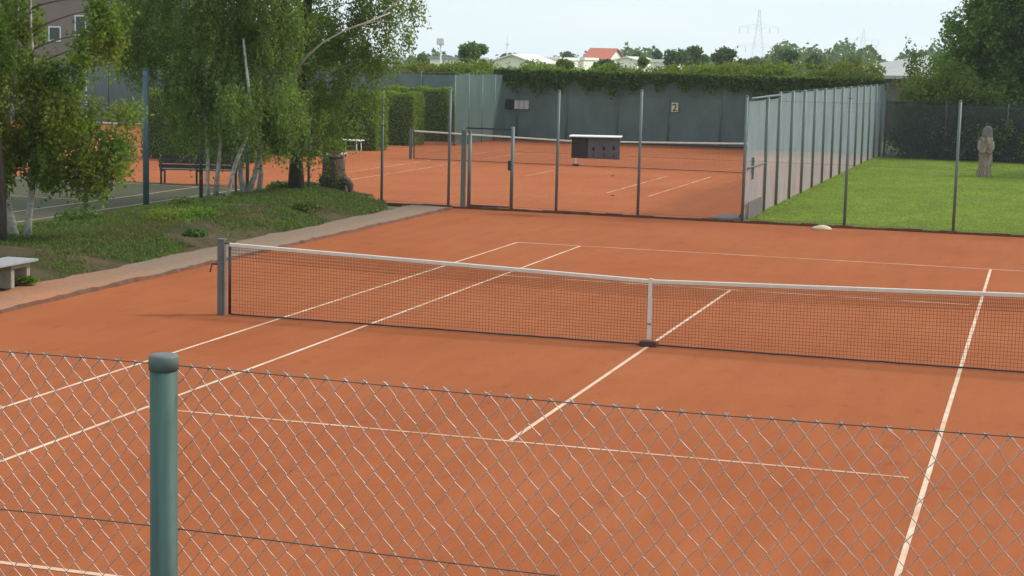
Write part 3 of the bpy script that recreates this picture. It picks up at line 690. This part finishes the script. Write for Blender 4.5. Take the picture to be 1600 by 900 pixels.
# left birch, two white stems
b1 = G(20, 375); y1 = float(b1[1])
tree('birch_tree', 'young birch with two white stems at the left edge', 'tree', tuple(b1),
     [(path_px([(22, 374), (14, 330), (5, 285), (8, 220), (20, 150), (25, 60), (30, -60)], y1), .09, .03),
      (path_px([(42, 372), (45, 340), (50, 300), (52, 260), (56, 200), (56, 130), (48, 50), (46, -60)], y1), .07, .025)],
     px_lobes([(15, 25, 48, 50), (10, 110, 55, 55), (70, 135, 60, 45), (30, 195, 60, 55), (105, 190, 62, 55), (150, 235, 48, 42), (85, 252, 60, 34), (15, 245, 35, 36),
               (150, 275, 30, 18), (185, 215, 22, 30), (120, 105, 42, 26), (165, 70, 26, 45), (165, 15, 34, 40), (148, 55, 20, 30), (140, 0, 18, 22), (185, 165, 28, 18), (200, 255, 12, 26), (60, 235, 60, 45), (130, 258, 48, 32), (175, 255, 26, 26), (205, 170, 18, 14),
               (40, -95, 80, 40), (160, -100, 55, 45), (60, -180, 100, 60)], y1),
     MAT['birch_leaf'], MAT['bark_white'], 190, .34, 15, .082)
b0 = G(-2, 385); y0 = float(b0[1])
tree('birch_tree', 'dark stemmed birch cut by the left edge', 'tree', tuple(b0),
     [(path_px([(0, 384), (3, 340), (2, 290), (-5, 200), (-20, 60), (-30, -80)], y0), .10, .04)],
     px_lobes([(-30, 150, 50, 70), (-20, 50, 55, 60), (-60, 230, 60, 60), (-30, -60, 80, 70)], y0),
     MAT['birch_leaf'], MAT['bark'], 150, .35, 14, .078)
# weeping birch clump
b2 = G(345, 312); y2 = float(b2[1])
tree('birch_tree', 'weeping birch clump with many thin white stems beside the dark bench', 'tree', tuple(b2),
     [(path_px([(325, 320), (324, 290), (325, 250), (322, 200), (310, 120), (290, 20), (280, -80)], y2), .055, .03),
      (path_px([(337, 310), (340, 270), (345, 225), (338, 150), (335, 40), (330, -90)], y2), .06, .03),
      (path_px([(352, 326), (358, 295), (368, 255), (385, 215), (390, 150), (380, 60)], y2-.4), .06, .03),
      (path_px([(383, 308), (376, 275), (378, 240), (384, 180), (400, 90), (410, -60)], y2+1.2), .075, .03),
      (path_px([(386, 308), (398, 275), (405, 245), (415, 180), (440, 100), (450, -30)], y2+1.2), .075, .03),
      (path_px([(404, 306), (408, 270), (402, 220), (408, 150), (420, 40)], y2+1.8), .07, .03)],
     px_lobes([(235, 40, 55, 60), (202, 35, 34, 50), (212, 90, 26, 26), (300, 30, 70, 60), (375, 30, 70, 60), (440, 40, 55, 60, 1), (230, 100, 38, 32), (290, 115, 55, 55), (360, 115, 65, 60), (430, 125, 55, 55, 1),
               (290, 185, 36, 50), (345, 190, 48, 45), (405, 190, 50, 42, .5), (455, 185, 42, 45, 1), (360, 150, 50, 45, -1), (440, 150, 40, 40, -.8),
               (250, -60, 80, 60), (360, -70, 90, 70), (440, -60, 70, 60), (340, -180, 120, 80)], y2),
     MAT['birch_leaf_dark'], MAT['bark_white'], 66, .75, 22, .078, spread=.045, hang=1.1)
b3 = G(462, 301); y3 = float(b3[1])
tree('birch_tree', 'dark trunked tree with a pale limb reaching over the far court', 'tree', tuple(b3),
     [(path_px([(463, 302), (463, 250), (466, 190), (472, 110), (480, 20), (490, -90)], y3), .19, .10),
([at(*p) for p in ((466, 185, y3), (463, 140, y3-1.3), (461, 112, y3-2.4), (480, 88, y3-2.6), (505, 66, y3-2.6), (540, 47, y3-2.5), (570, 36, y3-2.3), (610, 20, y3-1.8))], .036, .014, 'pale_limb')],
     px_lobes([(480, 60, 50, 60), (530, 30, 55, 45), (560, 80, 45, 42), (500, 140, 42, 45), (550, 130, 38, 40), (590, 40, 38, 38), (600, 90, 34, 24), (625, 10, 30, 30), (640, 40, 18, 30),
               (625, 85, 26, 12), (580, 150, 26, 32), (530, 185, 34, 35), (480, 200, 34, 30), (565, 5, 45, 28), (645, -5, 20, 26), (500, 225, 30, 18),
               (520, -60, 80, 50), (600, -50, 60, 40), (560, -140, 90, 60)], y3),
     MAT['birch_leaf_dark'], MAT['bark'], 60, .6, 20, .078, spread=.05, hang=1.0)

def hedge_block(label, x0, x1, y0, y1, h, n, size=.08, mat='hedge_leaf'):
    n = int(n*2.4)
    t = thing('clipped_hedge', label, 'hedge', ((x0+x1)/2, (y0+y1)/2, 0), 0, 'clipped hedges beside the far court')
    a, b2 = (x1-x0)/2, (y1-y0)/2
    MB().box((-a+.12, -b2+.12, 0), (a-.12, b2-.12, h-.14), .15).build('core', MAT['core'], t)
    P = RNG.uniform(-1, 1, (n, 3)); ar = np.array([b2*h, a*h, a*b2]); fc = RNG.choice(3, n, p=ar/ar.sum())
    sgn = np.where(RNG.random(n) < .5, -1, 1)
    for ax in range(3):
        mk = fc == ax; P[mk, ax] = sgn[mk] if ax < 2 else 1
    P *= np.array([a, b2, h/2]); P[:, 2] += h/2
    rr = .25                                                     # rounded shoulders
    q = np.maximum(P[:, 2]-(h-rr), 0)/rr
    P[:, 0] *= 1-.10*q**2/ max(a, .6); P[:, 1] *= 1-.10*q**2/max(b2, .6)
    P += RNG.normal(0, .035, P.shape); P *= 1+.02*np.sin(P[:, [1, 2, 0]]*5)
    quads('leaves', leafverts(P, size, RNG, .7), MAT[mat], t)
hedge_block('clipped hedge left of the dark bench, nearest of the row', -25.6, -21.2, 32.2, 33.4, 2.35, 9000)
hedge_block('clipped hedge behind the small white table', -24.0, -20.65, 42.2, 43.4, 2.2, 8000)
hedge_block('clipped hedge left of the far net post', -24.2, -20.85, 47.0, 48.25, 2.2, 8000)
hedge_block('farthest clipped hedge, beside the pale windbreak section', -24.4, -20.95, 51.7, 52.8, 2.35, 8000)
hedge_block('clipped hedge behind the birch trunks', -24.4, -20.9, 37.2, 38.4, 2.25, 8000)
# overgrown hedge behind the far fence
HG = thing('overgrown_hedge', 'long overgrown mixed hedge spilling over the far windbreak fence', 'hedge', (-18, 57.2, 0))
cm = MB().box((-31, -.2, 0), (15.4, 1.3, 2.9), .3); cm.build('core', MAT['core'], HG)
n = 60000; X = RNG.uniform(-31.5, 15.8, n)
topz = 3.08 + .13*np.sin(X*.9) + .14*np.sin(X*2.3+1) + .10*np.sin(X*5.1) + .012*(X+10) + .45*np.clip((X-2)/12, 0, 1)
Z = 1.9 + (topz-1.9)*RNG.uniform(0, 1, n)**.6; Y = -.45 + 2.2*RNG.uniform(0, 1, n)**1.3 - .25*np.sin(X*1.7)
quads('foliage', leafverts(np.stack([X, Y, Z], 1)+RNG.normal(0, .06, (n, 3)), .13, RNG, .75), MAT['hedge_mix'], HG)
for c_ in range(30):                                          # heads of single shrubs rising from the hedge
    cx_ = random.uniform(-31, 14); rr_ = random.uniform(.35, .75); q_ = in_ellipsoid(int(900*rr_), (cx_, random.uniform(.2, 1.2), 3.15+.01*(cx_+10)+rr_*random.uniform(-.3, .15)), (rr_*1.2, rr_, rr_*.75), RNG, .45)
    P = q_ if c_ == 0 else np.concatenate([P, q_])
quads('shrub_heads', leafverts(P, .14, RNG, .7), MAT['hedge_mix'], HG)
n = 1400; sx_ = RNG.uniform(-31, 15.5, n); S = np.stack([sx_, RNG.uniform(0, 1.4, n), 3.12+.012*(sx_+10)+.45*np.clip((sx_-2)/12, 0, 1)], 1); hh = RNG.gamma(2, .07, n)*(1+.3*(sx_ > 4))
P = (S[:, None, :] + np.stack([np.zeros((n, 7)), np.zeros((n, 7)), hh[:, None]*np.linspace(0, 1, 7)], -1)).reshape(-1, 3)
quads('shoots', leafverts(P+RNG.normal(0, .04, P.shape), .11, RNG, .6), MAT['hedge_mix'], HG)
VN = thing('climbing_vine', 'dark climbing vine hanging over the top of the far windbreak', 'vine', (-8, 55.85, 2.9))
n = 3000; X = RNG.uniform(-12, 6, n); L = .25 + .45*np.abs(np.sin(X*.83+.5))*np.abs(np.sin(X*.31+1)) + .35*np.abs(np.sin(X*2.7))**2; L *= RNG.uniform(.3, 1, n)
k = np.linspace(0, 1, 9); P = np.stack([np.repeat(X[:, None], 9, 1), np.full((n, 9), -.08)-.22*RNG.random((n, 9)), .35-1.25*L[:, None]*k], -1).reshape(-1, 3)
quads('leaves', leafverts(P+RNG.normal(0, .05, P.shape), .13, RNG, .8), MAT['vine_leaf'], VN)
MB().tube([(-12+.5*i, .02, .06+.05*math.sin(i)) for i in range(37)], .02, 5).build('stem', MAT['bark'], VN)

def blob_tree(name, label, u, v0, v1, wpx, y, n, leaf, size, group=None, gz=None, lob=11, thin=.45):
    k = ppm(y, u, 90); c = at(u, (v0+v1)/2, y); top = at(u, v0, y)[2]; gz = terrain_z(0, y) if gz is None else gz
    t = thing(name, label, 'tree', (c[0], y, gz), 0, group)
    H = top-gz; rw = wpx*k*.62; hb = max((v1-v0)*k, H*.55)
    MB().tube([(0, 0, -.1), (.05*rw, 0, H*.35), (.0, .05*rw, H*.8)], [H*.03+.05, H*.022+.04, .03], 7).build('trunk', MAT['bark'], t)
    P = []; rs = random.Random(int(u*7+y))
    for i in range(lob):
        f = i/lob; r = rw*rs.uniform(.28, .5); zz = H - r*.85 - (hb*.75)*rs.random()**1.2
        wid = (rw-r*.6)*(1.1 if zz < H-hb*.35 else .7)
        cc = (rs.uniform(-wid, wid), rs.uniform(-wid, wid), zz)
        P.append(in_ellipsoid(n//lob, cc, (r, r, r*.85), RNG, thin))
    P.append(in_ellipsoid(n//lob, (0, 0, H-rw*.5), (rw*.5, rw*.5, rw*.5), RNG, thin))
    P = np.concatenate(P); 
    quads('crown', leafverts(P, size, RNG, .75), leaf, t); return t
# big trees right
def big_tree(label, specs, y, base_u, leaf, size, per, droop=.3, name='broadleaf_tree', r=.28, ln=10):
    b = at(base_u, 200, y); b[2] = -.03; lob = px_lobes(specs, y)
    tops = max(c[2] for c, _ in lob)
    stems = [([b, b+np.array([.1, 0, 1.2]), b+np.array([.2, .1, 2.6]), b+np.array([.1, .2, tops*.7])], r, r*.4)]
    tree(name, label, 'tree', tuple(b), stems, lob, leaf, MAT['bark'], per, droop, ln, size, spread=.10, hang=.2, limbmat='bark', clump=.22)
big_tree('large dark broadleaf tree rising at the right edge', [(1530, 60, 55, 55), (1580, 30, 60, 60), (1510, 110, 45, 40), (1560, 120, 60, 50), (1600, 100, 60, 60), (1500, 40, 28, 28), (1545, 10, 45, 30),
          (1590, 170, 55, 45), (1540, 175, 45, 40), (1485, 78, 18, 18), (1600, -40, 70, 50), (1660, 60, 70, 90), (1650, 170, 60, 60), (1560, -50, 60, 40), (1480, 125, 25, 25), (1600, -120, 80, 50), (1660, -60, 80, 70), (1700, 60, 60, 80)], 57.5, 1575, MAT['tree_leaf'], .17, 26)
big_tree('lighter green bush below the large tree behind the lawn fence', [(1450, 130, 40, 26), (1490, 140, 40, 28), (1425, 155, 26, 18), (1470, 165, 50, 26), (1520, 160, 40, 30), (1475, 112, 26, 14), (1440, 190, 40, 26)], 54.6, 1465, MAT['hedge_mix'], .14, 50, .25, 'leafy_bush', .12)
big_tree('thin loose tree beside the grey shed roof', [(1428, 82, 12, 12), (1420, 98, 9, 12), (1438, 96, 10, 12), (1430, 112, 14, 12)], 66, 1428, MAT['far_leaf'], .15, 45, .3, 'slender_tree', .06)
big_tree('dark shrub mass low against the lawn fence at right', [(1480, 215, 50, 30), (1540, 215, 50, 34), (1590, 215, 50, 40), (1430, 220, 40, 24), (1560, 185, 50, 30), (1640, 200, 50, 40)], 53.9, 1540, MAT['vine_leaf'], .14, 60, .25, 'dark_shrub', .08)
tree('broadleaf_tree', 'broad tree beside the lawn beyond the right edge', 'tree', (11.3, 46.5, 0),
     [([(11.3, 46.5, -.05), (11.35, 46.5, 1.5), (11.2, 46.6, 3.2), (11.3, 46.5, 6)], .24, .08)],
     [(np.array(c_), r_) for c_, r_ in (((11.3, 46.5, 5.6), (2.8, 2.8, 2.2)), ((9.7, 45.2, 4.4), (1.7, 1.8, 1.3)), ((12.6, 47.6, 4.4), (2, 2, 1.5)), ((11.0, 48.6, 4.6), (2, 2, 1.5)), ((12, 44.6, 4.6), (1.9, 1.9, 1.5)), ((11.3, 46.5, 7.6), (1.8, 1.8, 1.3)))],
     MAT['tree_leaf'], MAT['bark'], 16, .3, 10, .19, spread=.1, hang=.2, limbmat='bark', clump=.22)
# trees behind the birches
for i, (u, v, y, s) in enumerate(((470, 70, 74, 1.), (380, 40, 80, 1.2), (300, 60, 72, 1.), (215, 30, 84, 1.2), (-75, 60, 70, 1.2), (535, 95, 70, .7))):
    lab = ('broadleaf tree behind the pale limb', 'tall broadleaf tree behind the weeping birch', 'broadleaf tree behind the nearest clipped hedge', 'tall broadleaf tree right of the brown house', 'broadleaf tree behind the left birch', 'low tree over the far hedge end')[i]
    big_tree(lab, [(u, v, 60*s, 50*s), (u-45*s, v+30*s, 45*s, 40*s), (u+45*s, v+25*s, 45*s, 40*s), (u, v-50*s, 45*s, 40*s), (u+10, v+55*s, 50*s, 34*s)], y, u, MAT['far_leaf'], .24, 6, .3, ln=9)
# ground cover in the bed
gp = []
for _ in range(85000):
    y = random.uniform(-6, 22.3); x = random.uniform(-15.5, bed_right(y)-.02)
    q = math.sin(x*1.3+y*.7)+math.sin(x*.6-y*1.1+2)+.8*math.sin(x*2.7+y*1.9)+.6*math.sin(y*3.1-x)
    edge = bed_right(y)-x
    if q + min(edge, 2.2)*.9 + random.gauss(0, .5) > .45 + (.6 if y < 5 else 0) - (2.2 if y > 15.5 else 0): gp.append((x, y, bed_z(x, y)+.035))
o = quads('bed_grass', leafverts(np.array(gp), .105, RNG, .22, hang=-1.1), MAT['cover']); struct(o, 'stuff'); tag(o, 'short patchy grass growing in the bed', 'grass')
lp = np.stack([RNG.uniform(-1.9, 9.5, 40000), 19.2+33*RNG.uniform(0, 1, 40000)**1.25, np.full(40000, .02)], 1)
eg = np.stack([RNG.uniform(-1.9, 9.5, 5000), 19.14+RNG.exponential(.10, 5000), np.full(5000, .05)], 1); ef = np.stack([-1.92+RNG.exponential(.08, 7000), RNG.uniform(19.2, 52, 7000), np.full(7000, .05)], 1)
o = quads('lawn_grass', leafverts(np.concatenate([lp, eg, ef]), .09, RNG, .2, hang=-.5), MAT['blade']); struct(o, 'stuff'); tag(o, 'mown grass blades of the lawn and its ragged edges', 'grass')
for i, (u, v, s, lab) in enumerate(((310, 340, .42, 'bright low shrub in the bed behind the net post'), (262, 345, .5, 'bright low shrub in the bed below the thick blue post'), (305, 368, .22, 'small dark tuft near the path edge'), (125, 345, .45, 'dark shrub at the foot of the fence post'), (480, 325, .32, 'brownish low shrub right of the birch stems'), (440, 295, .35, 'dark shrub between the birch stems and the dark trunk'), (290, 322, .35, 'dark tuft left of the thin birch stems'), (40, 440, .16, 'grass tuft beside the concrete bench support'))):
    p = ground(u, v, .28 if i < 7 else .1)
    t = thing('low_shrub', lab, 'shrub', tuple(p), 0, 'low shrubs in the bed')
    P = in_ellipsoid(900, (0, 0, s*.12), (s*1.25, s, s*.5), RNG, .4); P[:, 2] = np.abs(P[:, 2])
    quads('leaves', leafverts(P, .075, RNG, .5), MAT['birch_leaf' if i < 2 or i == 7 else 'vine_leaf' if i != 4 else 'cover'], t)
    MB().tube([(0, 0, -.05), (.02, .01, s*.3)], .012, 5).build('stem', MAT['bark'], t)

# ------------------------------------------------------------------ buildings and far things
def window(par, x0, x1, z0, z1, y=-.02, fw=.09):
    w_ = MB().box((x0, y, z0), (x1, y+.03, z1)).build('window', MAT['glass'], par)
    f = MB().box((x0-fw, y-.05, z0-fw), (x0, y+.02, z1+fw)).box((x1, y-.05, z0-fw), (x1+fw, y+.02, z1+fw)).box((x0, y-.05, z1), (x1, y+.02, z1+fw)).box((x0, y-.05, z0-fw), (x1, y+.02, z0))
    f.build('frame', MAT['white'], w_)
def gable_house(label, cx, y, wd, dp, zb, ze, zr, wall, roof, wins=(), ridge='x', name='house', ov=.4, group=None):
    t = thing(name, label, 'house' if name == 'house' else 'building', (cx, y, zb), 0, group); h = ze-zb; r = zr-zb; a = wd/2
    if ridge == 'x':
        MB().add([(-a,0,0),(a,0,0),(a,dp,0),(-a,dp,0),(-a,0,h),(a,0,h),(a,dp,h),(-a,dp,h),(-a,dp/2,r-.06),(a,dp/2,r-.06)],
                 [(0,1,5,4),(2,3,7,6),(1,2,6,9,5),(3,0,4,8,7)]).build('wall', wall, t)
        for s0, s1 in ((-ov, dp/2), (dp+ov, dp/2)):
            e = h - (r-h)*ov/(dp/2)
            MB().add([(-a-ov,s0,e),(a+ov,s0,e),(a+ov,s1,r),(-a-ov,s1,r),(-a-ov,s0,e+.15),(a+ov,s0,e+.15),(a+ov,s1,r+.15),(-a-ov,s1,r+.15)],
                 [(0,3,2,1),(4,5,6,7),(0,1,5,4),(1,2,6,5),(2,3,7,6),(3,0,4,7)]).build('roof', roof, t)
    else:
        MB().add([(-a,0,0),(a,0,0),(a,dp,0),(-a,dp,0),(-a,0,h),(a,0,h),(a,dp,h),(-a,dp,h),(0,0,r-.06),(0,dp,r-.06)],
                 [(0,1,5,8,4),(2,3,7,9,6),(1,2,6,5),(3,0,4,7)]).build('wall', wall, t)
        for s in (-1, 1):
            e = h - (r-h)*ov/a; x = s*(a+ov)
            MB().add([(x,-ov,e),(0,-ov,r),(0,dp+ov,r),(x,dp+ov,e),(x,-ov,e+.15),(0,-ov,r+.15),(0,dp+ov,r+.15),(x,dp+ov,e+.15)],
                 [(0,3,2,1),(4,5,6,7),(0,1,5,4),(1,2,6,5),(2,3,7,6),(3,0,4,7)]).build('roof', roof, t)
    for wv in wins: window(t, *wv)
    return t
# brown house top left
hp = at(86, 53, 95)
bz = terrain_z(0, 95); Z = lambda v: at(86, v, 95)[2]-bz
gable_house('brown rendered house with white framed windows behind the left birch', -67.5, 95, 17, 10, bz, 8.6, 11.5, MAT['house_brown'], MAT['roof_red'],
            [(-67.5*0+at(78, 50, 95)[0]+67.5, at(94, 50, 95)[0]+67.5, Z(63), Z(43)), (at(119, 40, 95)[0]+67.5, at(133, 40, 95)[0]+67.5, Z(53), Z(25)), (-5.5, -4.3, Z(63), Z(43)), (5, 6.2, Z(53), Z(25))])
# grey roofed shed right
def shed():
    A, B, C, D = at(1372, 117.5, 76), at(1490, 120, 72), at(1345, 103, 92), at(1450, 86, 86)
    t = thing('shed', 'brown shed with a broad pale grey roof beyond the lawn', 'shed', (A[0], A[1], -.05)); o_ = A*0+np.array([A[0], A[1], -.05])
    A, B, C, D = A-o_, B-o_, C-o_, D-o_; E_, F_ = C+(C-A)*[1, 1, -1], D+(D-B)*[1, 1, -1]; dn = np.array([0, 0, .18]); inn = np.array([.35, .5, 0])
    for q_ in ((A, B, D, C), (C, D, F_, E_)):
        MB().add([p-dn for p in q_]+list(q_), [(3,2,1,0),(4,5,6,7),(0,1,5,4),(1,2,6,5),(2,3,7,6),(3,0,4,7)]).build('roof', MAT['roof_grey'], t)
    fl = lambda p: np.array([p[0], p[1], 0]); dd = dn*1.05; a_, b_ = A+inn-dd, B+inn*[-1, 1, 1]-dd; c_, e_ = C+inn*[1, 0, 0]-dd*1.6, E_+inn*[1, -1, 0]-dd
    MB().add([fl(a_), fl(b_), b_, a_], [(0, 1, 2, 3)]).add([fl(a_), a_, c_, e_, fl(e_)], [(0, 1, 2, 3, 4)]).build('wall', MAT['wall_brown'], t)
shed()
def flat_block(label, u0, u1, vtop, y, wall, dp=10, win=0, name='industrial_building', roof=None):
    a = at(u0, vtop, y); b2 = at(u1, vtop, y); zb = terrain_z(0, y); h = a[2]-zb; wd = (b2[0]-a[0])
    t = thing(name, label, 'building', ((a[0]+b2[0])/2, y, zb), 0, None)
    MB().box((-wd/2, 0, 0), (wd/2, dp, h)).build('wall', wall, t)
    MB().box((-wd/2-.2, -.2, h), (wd/2+.2, dp+.2, h+.35)).build('parapet', roof or MAT['wall_white'], t)
    for i in range(win):
        x = -wd/2 + wd*(i+.5)/win; window(t, x-.6, x+.6, h-2.8, h-1.5)
    return t
flat_block('low white hall with dark roof edge beside the lamp mast', 672, 716, 92, 190, MAT['wall_white'], 12, 4, roof=MAT['roof_grey'])
def gable_px(label, u0, u1, ve, vr, y, wall, roof, wins=0, ridge='y', name='industrial_building'):
    a = at(u0, ve, y); b2 = at(u1, ve, y); zr = at((u0+u1)/2, vr, y)[2]; zb = terrain_z(0, y); wd = b2[0]-a[0]
    W = [(-wd/2+wd*(i+.5)/wins-.6, -wd/2+wd*(i+.5)/wins+.6, a[2]-zb-3.0, a[2]-zb-1.5) for i in range(wins)]
    gable_house(label, (a[0]+b2[0])/2, y, wd, 10, zb, a[2], zr, wall, roof, W, ridge, name, .3)
gable_px('cream gabled hall, widest of the distant white buildings', 768, 832, 96, 86, 180, MAT['wall_cream'], MAT['wall_white'], 4)
flat_block('flat white building right of the cream gabled hall', 836, 872, 93, 200, MAT['wall_white'], 10, 2)
gable_px('distant house with a bright red tiled roof', 912, 950, 92, 76, 235, MAT['wall_white'], MAT['roof_red'], 2, 'x', 'house')
flat_block('pale flat building just left of the red roofed house', 885, 912, 93, 225, MAT['wall_cream'], 8, 2)
gable_px('white gabled building right of the red roofed house', 962, 996, 94, 90, 190, MAT['wall_white'], MAT['wall_cream'], 2)
flat_block('small white block near the distant twin trees', 1017, 1048, 97, 185, MAT['wall_white'], 8, 1)
flat_block('tiny white building below the large pylon', 1160, 1192, 102, 260, MAT['wall_white'], 8, 1)
FT = (('pale birch rising over the hedge beside the white hall', 736, 64, 105, 46, 110, 'far_leaf_light'), ('tall shrub behind the thin mast', 800, 82, 98, 34, 260, 'far_leaf'), ('rounded pale shrub before the flat white building', 880, 90, 115, 36, 90, 'far_leaf_light'),
      ('small dark tree left of the red roof', 886, 80, 98, 24, 270, 'far_leaf'), ('dark round shrub before the red roofed house', 944, 91, 115, 42, 95, 'far_leaf'), ('dark distant tree right of the red roof', 995, 80, 100, 34, 240, 'far_leaf'), ('rounded shrub right of the white gabled building', 1004, 88, 112, 24, 92, 'far_leaf_light'),
      ('small pointed distant tree', 1027, 78, 98, 16, 230, 'far_leaf'), ('left of the distant twin dark trees', 1062, 74, 104, 44, 170, 'far_leaf'), ('right of the distant twin dark trees', 1088, 71, 104, 34, 172, 'far_leaf'), ('rounded distant tree left of the pylon', 1130, 72, 104, 40, 165, 'far_leaf'),
      ('low distant tree under the pylon', 1180, 88, 105, 32, 200, 'far_leaf'), ('broad distant tree right of the pylon', 1222, 73, 106, 56, 160, 'far_leaf'), ('small distant tree between the two broad ones', 1274, 81, 106, 34, 165, 'far_leaf'), ('broad distant tree nearest the grey shed roof', 1326, 83, 110, 54, 150, 'far_leaf'),
      ('hazy tree at the tip of the birch limb', 660, 82, 110, 30, 160, 'far_leaf_light'), ('dark low tree left of the cream hall', 755, 92, 108, 24, 120, 'far_leaf'), ('distant low tree before the tiny white building', 1160, 91, 106, 26, 190, 'far_leaf'), ('distant low tree right of the thin mast', 830, 90, 100, 40, 290, 'far_leaf'))
for lab, u, v0, v1, wpx, y, lf in FT:
    blob_tree('distant_tree', lab, u, v0, v1, wpx, y, 3600, MAT[lf], .0016*y+.05, 'trees beyond the hedge')
n = 26000; U = RNG.uniform(560, 1500, n); Yw = RNG.uniform(300, 360, n); Pw = np.array([at(u_, 95, y_) for u_, y_ in zip(U, Yw)])
hw_ = 8.2 + 1.3*np.sin(U*.021) + 1.1*np.sin(U*.057+1) + .7*np.sin(U*.13) + .02*(U-800)*.35; Pw[:, 2] = -5.5 + hw_*RNG.uniform(0, 1, n)**.55
o = quads('far_woodland', leafverts(Pw + RNG.normal(0, .5, Pw.shape), .9, RNG, .8), MAT['far_leaf']); struct(o, 'stuff'); tag(o, 'hazy band of woodland along the horizon', 'woodland')
# pylons
def pylon(label, u, vtop, y, arms, wbase):
    p = at(u, vtop, y); zb = terrain_z(0, y); H = p[2]-zb; t = thing('power_pylon', label, 'pylon', (p[0], y, zb)); k = ppm(y, u, 90)
    m = MB(); wd = lambda z: wbase*(1-z/H)**1.25*.5+.35; r = .045
    lv = [H*f for f in (0, .12, .23, .33, .42, .5, .57, .64, .70, .76, .82, .88, .94, 1)]
    for i in range(len(lv)-1):
        a, b2 = wd(lv[i]), wd(lv[i+1])
        cs = [(-1, -1), (1, -1), (1, 1), (-1, 1)]
        for j, (sx2, sy2) in enumerate(cs):
            tx, ty = cs[(j+1) % 4]
            m.tube([(sx2*a, sy2*a, lv[i]), (sx2*b2, sy2*b2, lv[i+1])], r, 4, False)
            m.tube([(sx2*a, sy2*a, lv[i]), (tx*b2, ty*b2, lv[i+1])], r*.6, 4, False); m.tube([(tx*a, ty*a, lv[i]), (sx2*b2, sy2*b2, lv[i+1])], r*.6, 4, False)
    m.build('lattice_tower', MAT['pylon'], t)
    for v, half in arms:
        z = at(u, v, y)[2]-zb; L = half*k; am = MB()
        for s in (-1, 1):
            for yy in (-.6, .6):
                am.tube([(s*.5, yy, z-.6), (s*L, 0, z)], r*.8, 4, False); am.tube([(s*.5, yy, z+1.2), (s*L, 0, z)], r*.7, 4, False)
            for q in range(1, 6):
                f = q/6; am.tube([(s*L*f, -.6*(1-f), z-.6*(1-f)), (s*L*(f-.1), 0, z+1.2*(1-f+.1))], r*.5, 4, False)
        c_ = am.build('crossarm', MAT['pylon'], t)
        for s in (-1, 1):
            for f in (.55, .97): MB().tube([(s*L*f, 0, z-.2), (s*L*f, 0, z-2.6)], .13, 5).build('insulator', MAT['pylon'], c_)
pylon('large lattice power pylon above the distant trees', 1187, 15, 700, ((42, 31), (72, 36)), 8)
pylon('smaller farther power pylon left of the grey shed', 1350, 45, 950, ((62, 24),), 8)
pylon('faintest power pylon just left of the grey shed roof', 1369, 70, 1080, ((84, 14),), 8)
for lab, u, v, y, hd_ in (('floodlight mast with a pale lamp head above the white hall', 689, 61, 170, 1), ('thin grey mast above the cream hall', 793, 57, 230, 0)):
    p = at(u, v, y); zb = terrain_z(0, y); H = p[2]-zb
    t = thing('lamp_mast' if hd_ else 'antenna_mast', lab, 'mast', (p[0], y, zb))
    MB().tube([(0, 0, 0), (0, 0, H)], [.16, .08], 8).build('pole', MAT['pylon'], t)
    if hd_: MB().box((-.45, -.3, H-.7), (.45, .3, H+.1), .08).build('lamp_head', MAT['white'], t)
    else: MB().box((-.3, -.05, H*.9), (.3, .05, H*.91)).build('crossbar', MAT['pylon'], t)

# ------------------------------------------------------------------ haze
hz = MB().box((-700, -60, -7.2), (400, 1150, 60)).build('haze', None); struct(hz, 'stuff')
m = bpy.data.materials.new('haze_air'); m.use_nodes = True; t = m.node_tree; t.nodes.clear()
out = t.nodes.new('ShaderNodeOutputMaterial'); pv = t.nodes.new('ShaderNodeVolumePrincipled'); pv.inputs['Color'].default_value = (.93, .96, 1, 1)
pv.inputs['Density'].default_value = .0003; pv.inputs['Anisotropy'].default_value = .3
t.links.new(pv.outputs[0], out.inputs['Volume']); hz.data.materials.append(m)
hz['label'] = 'pale summer haze over the distance'; hz['category'] = 'haze'
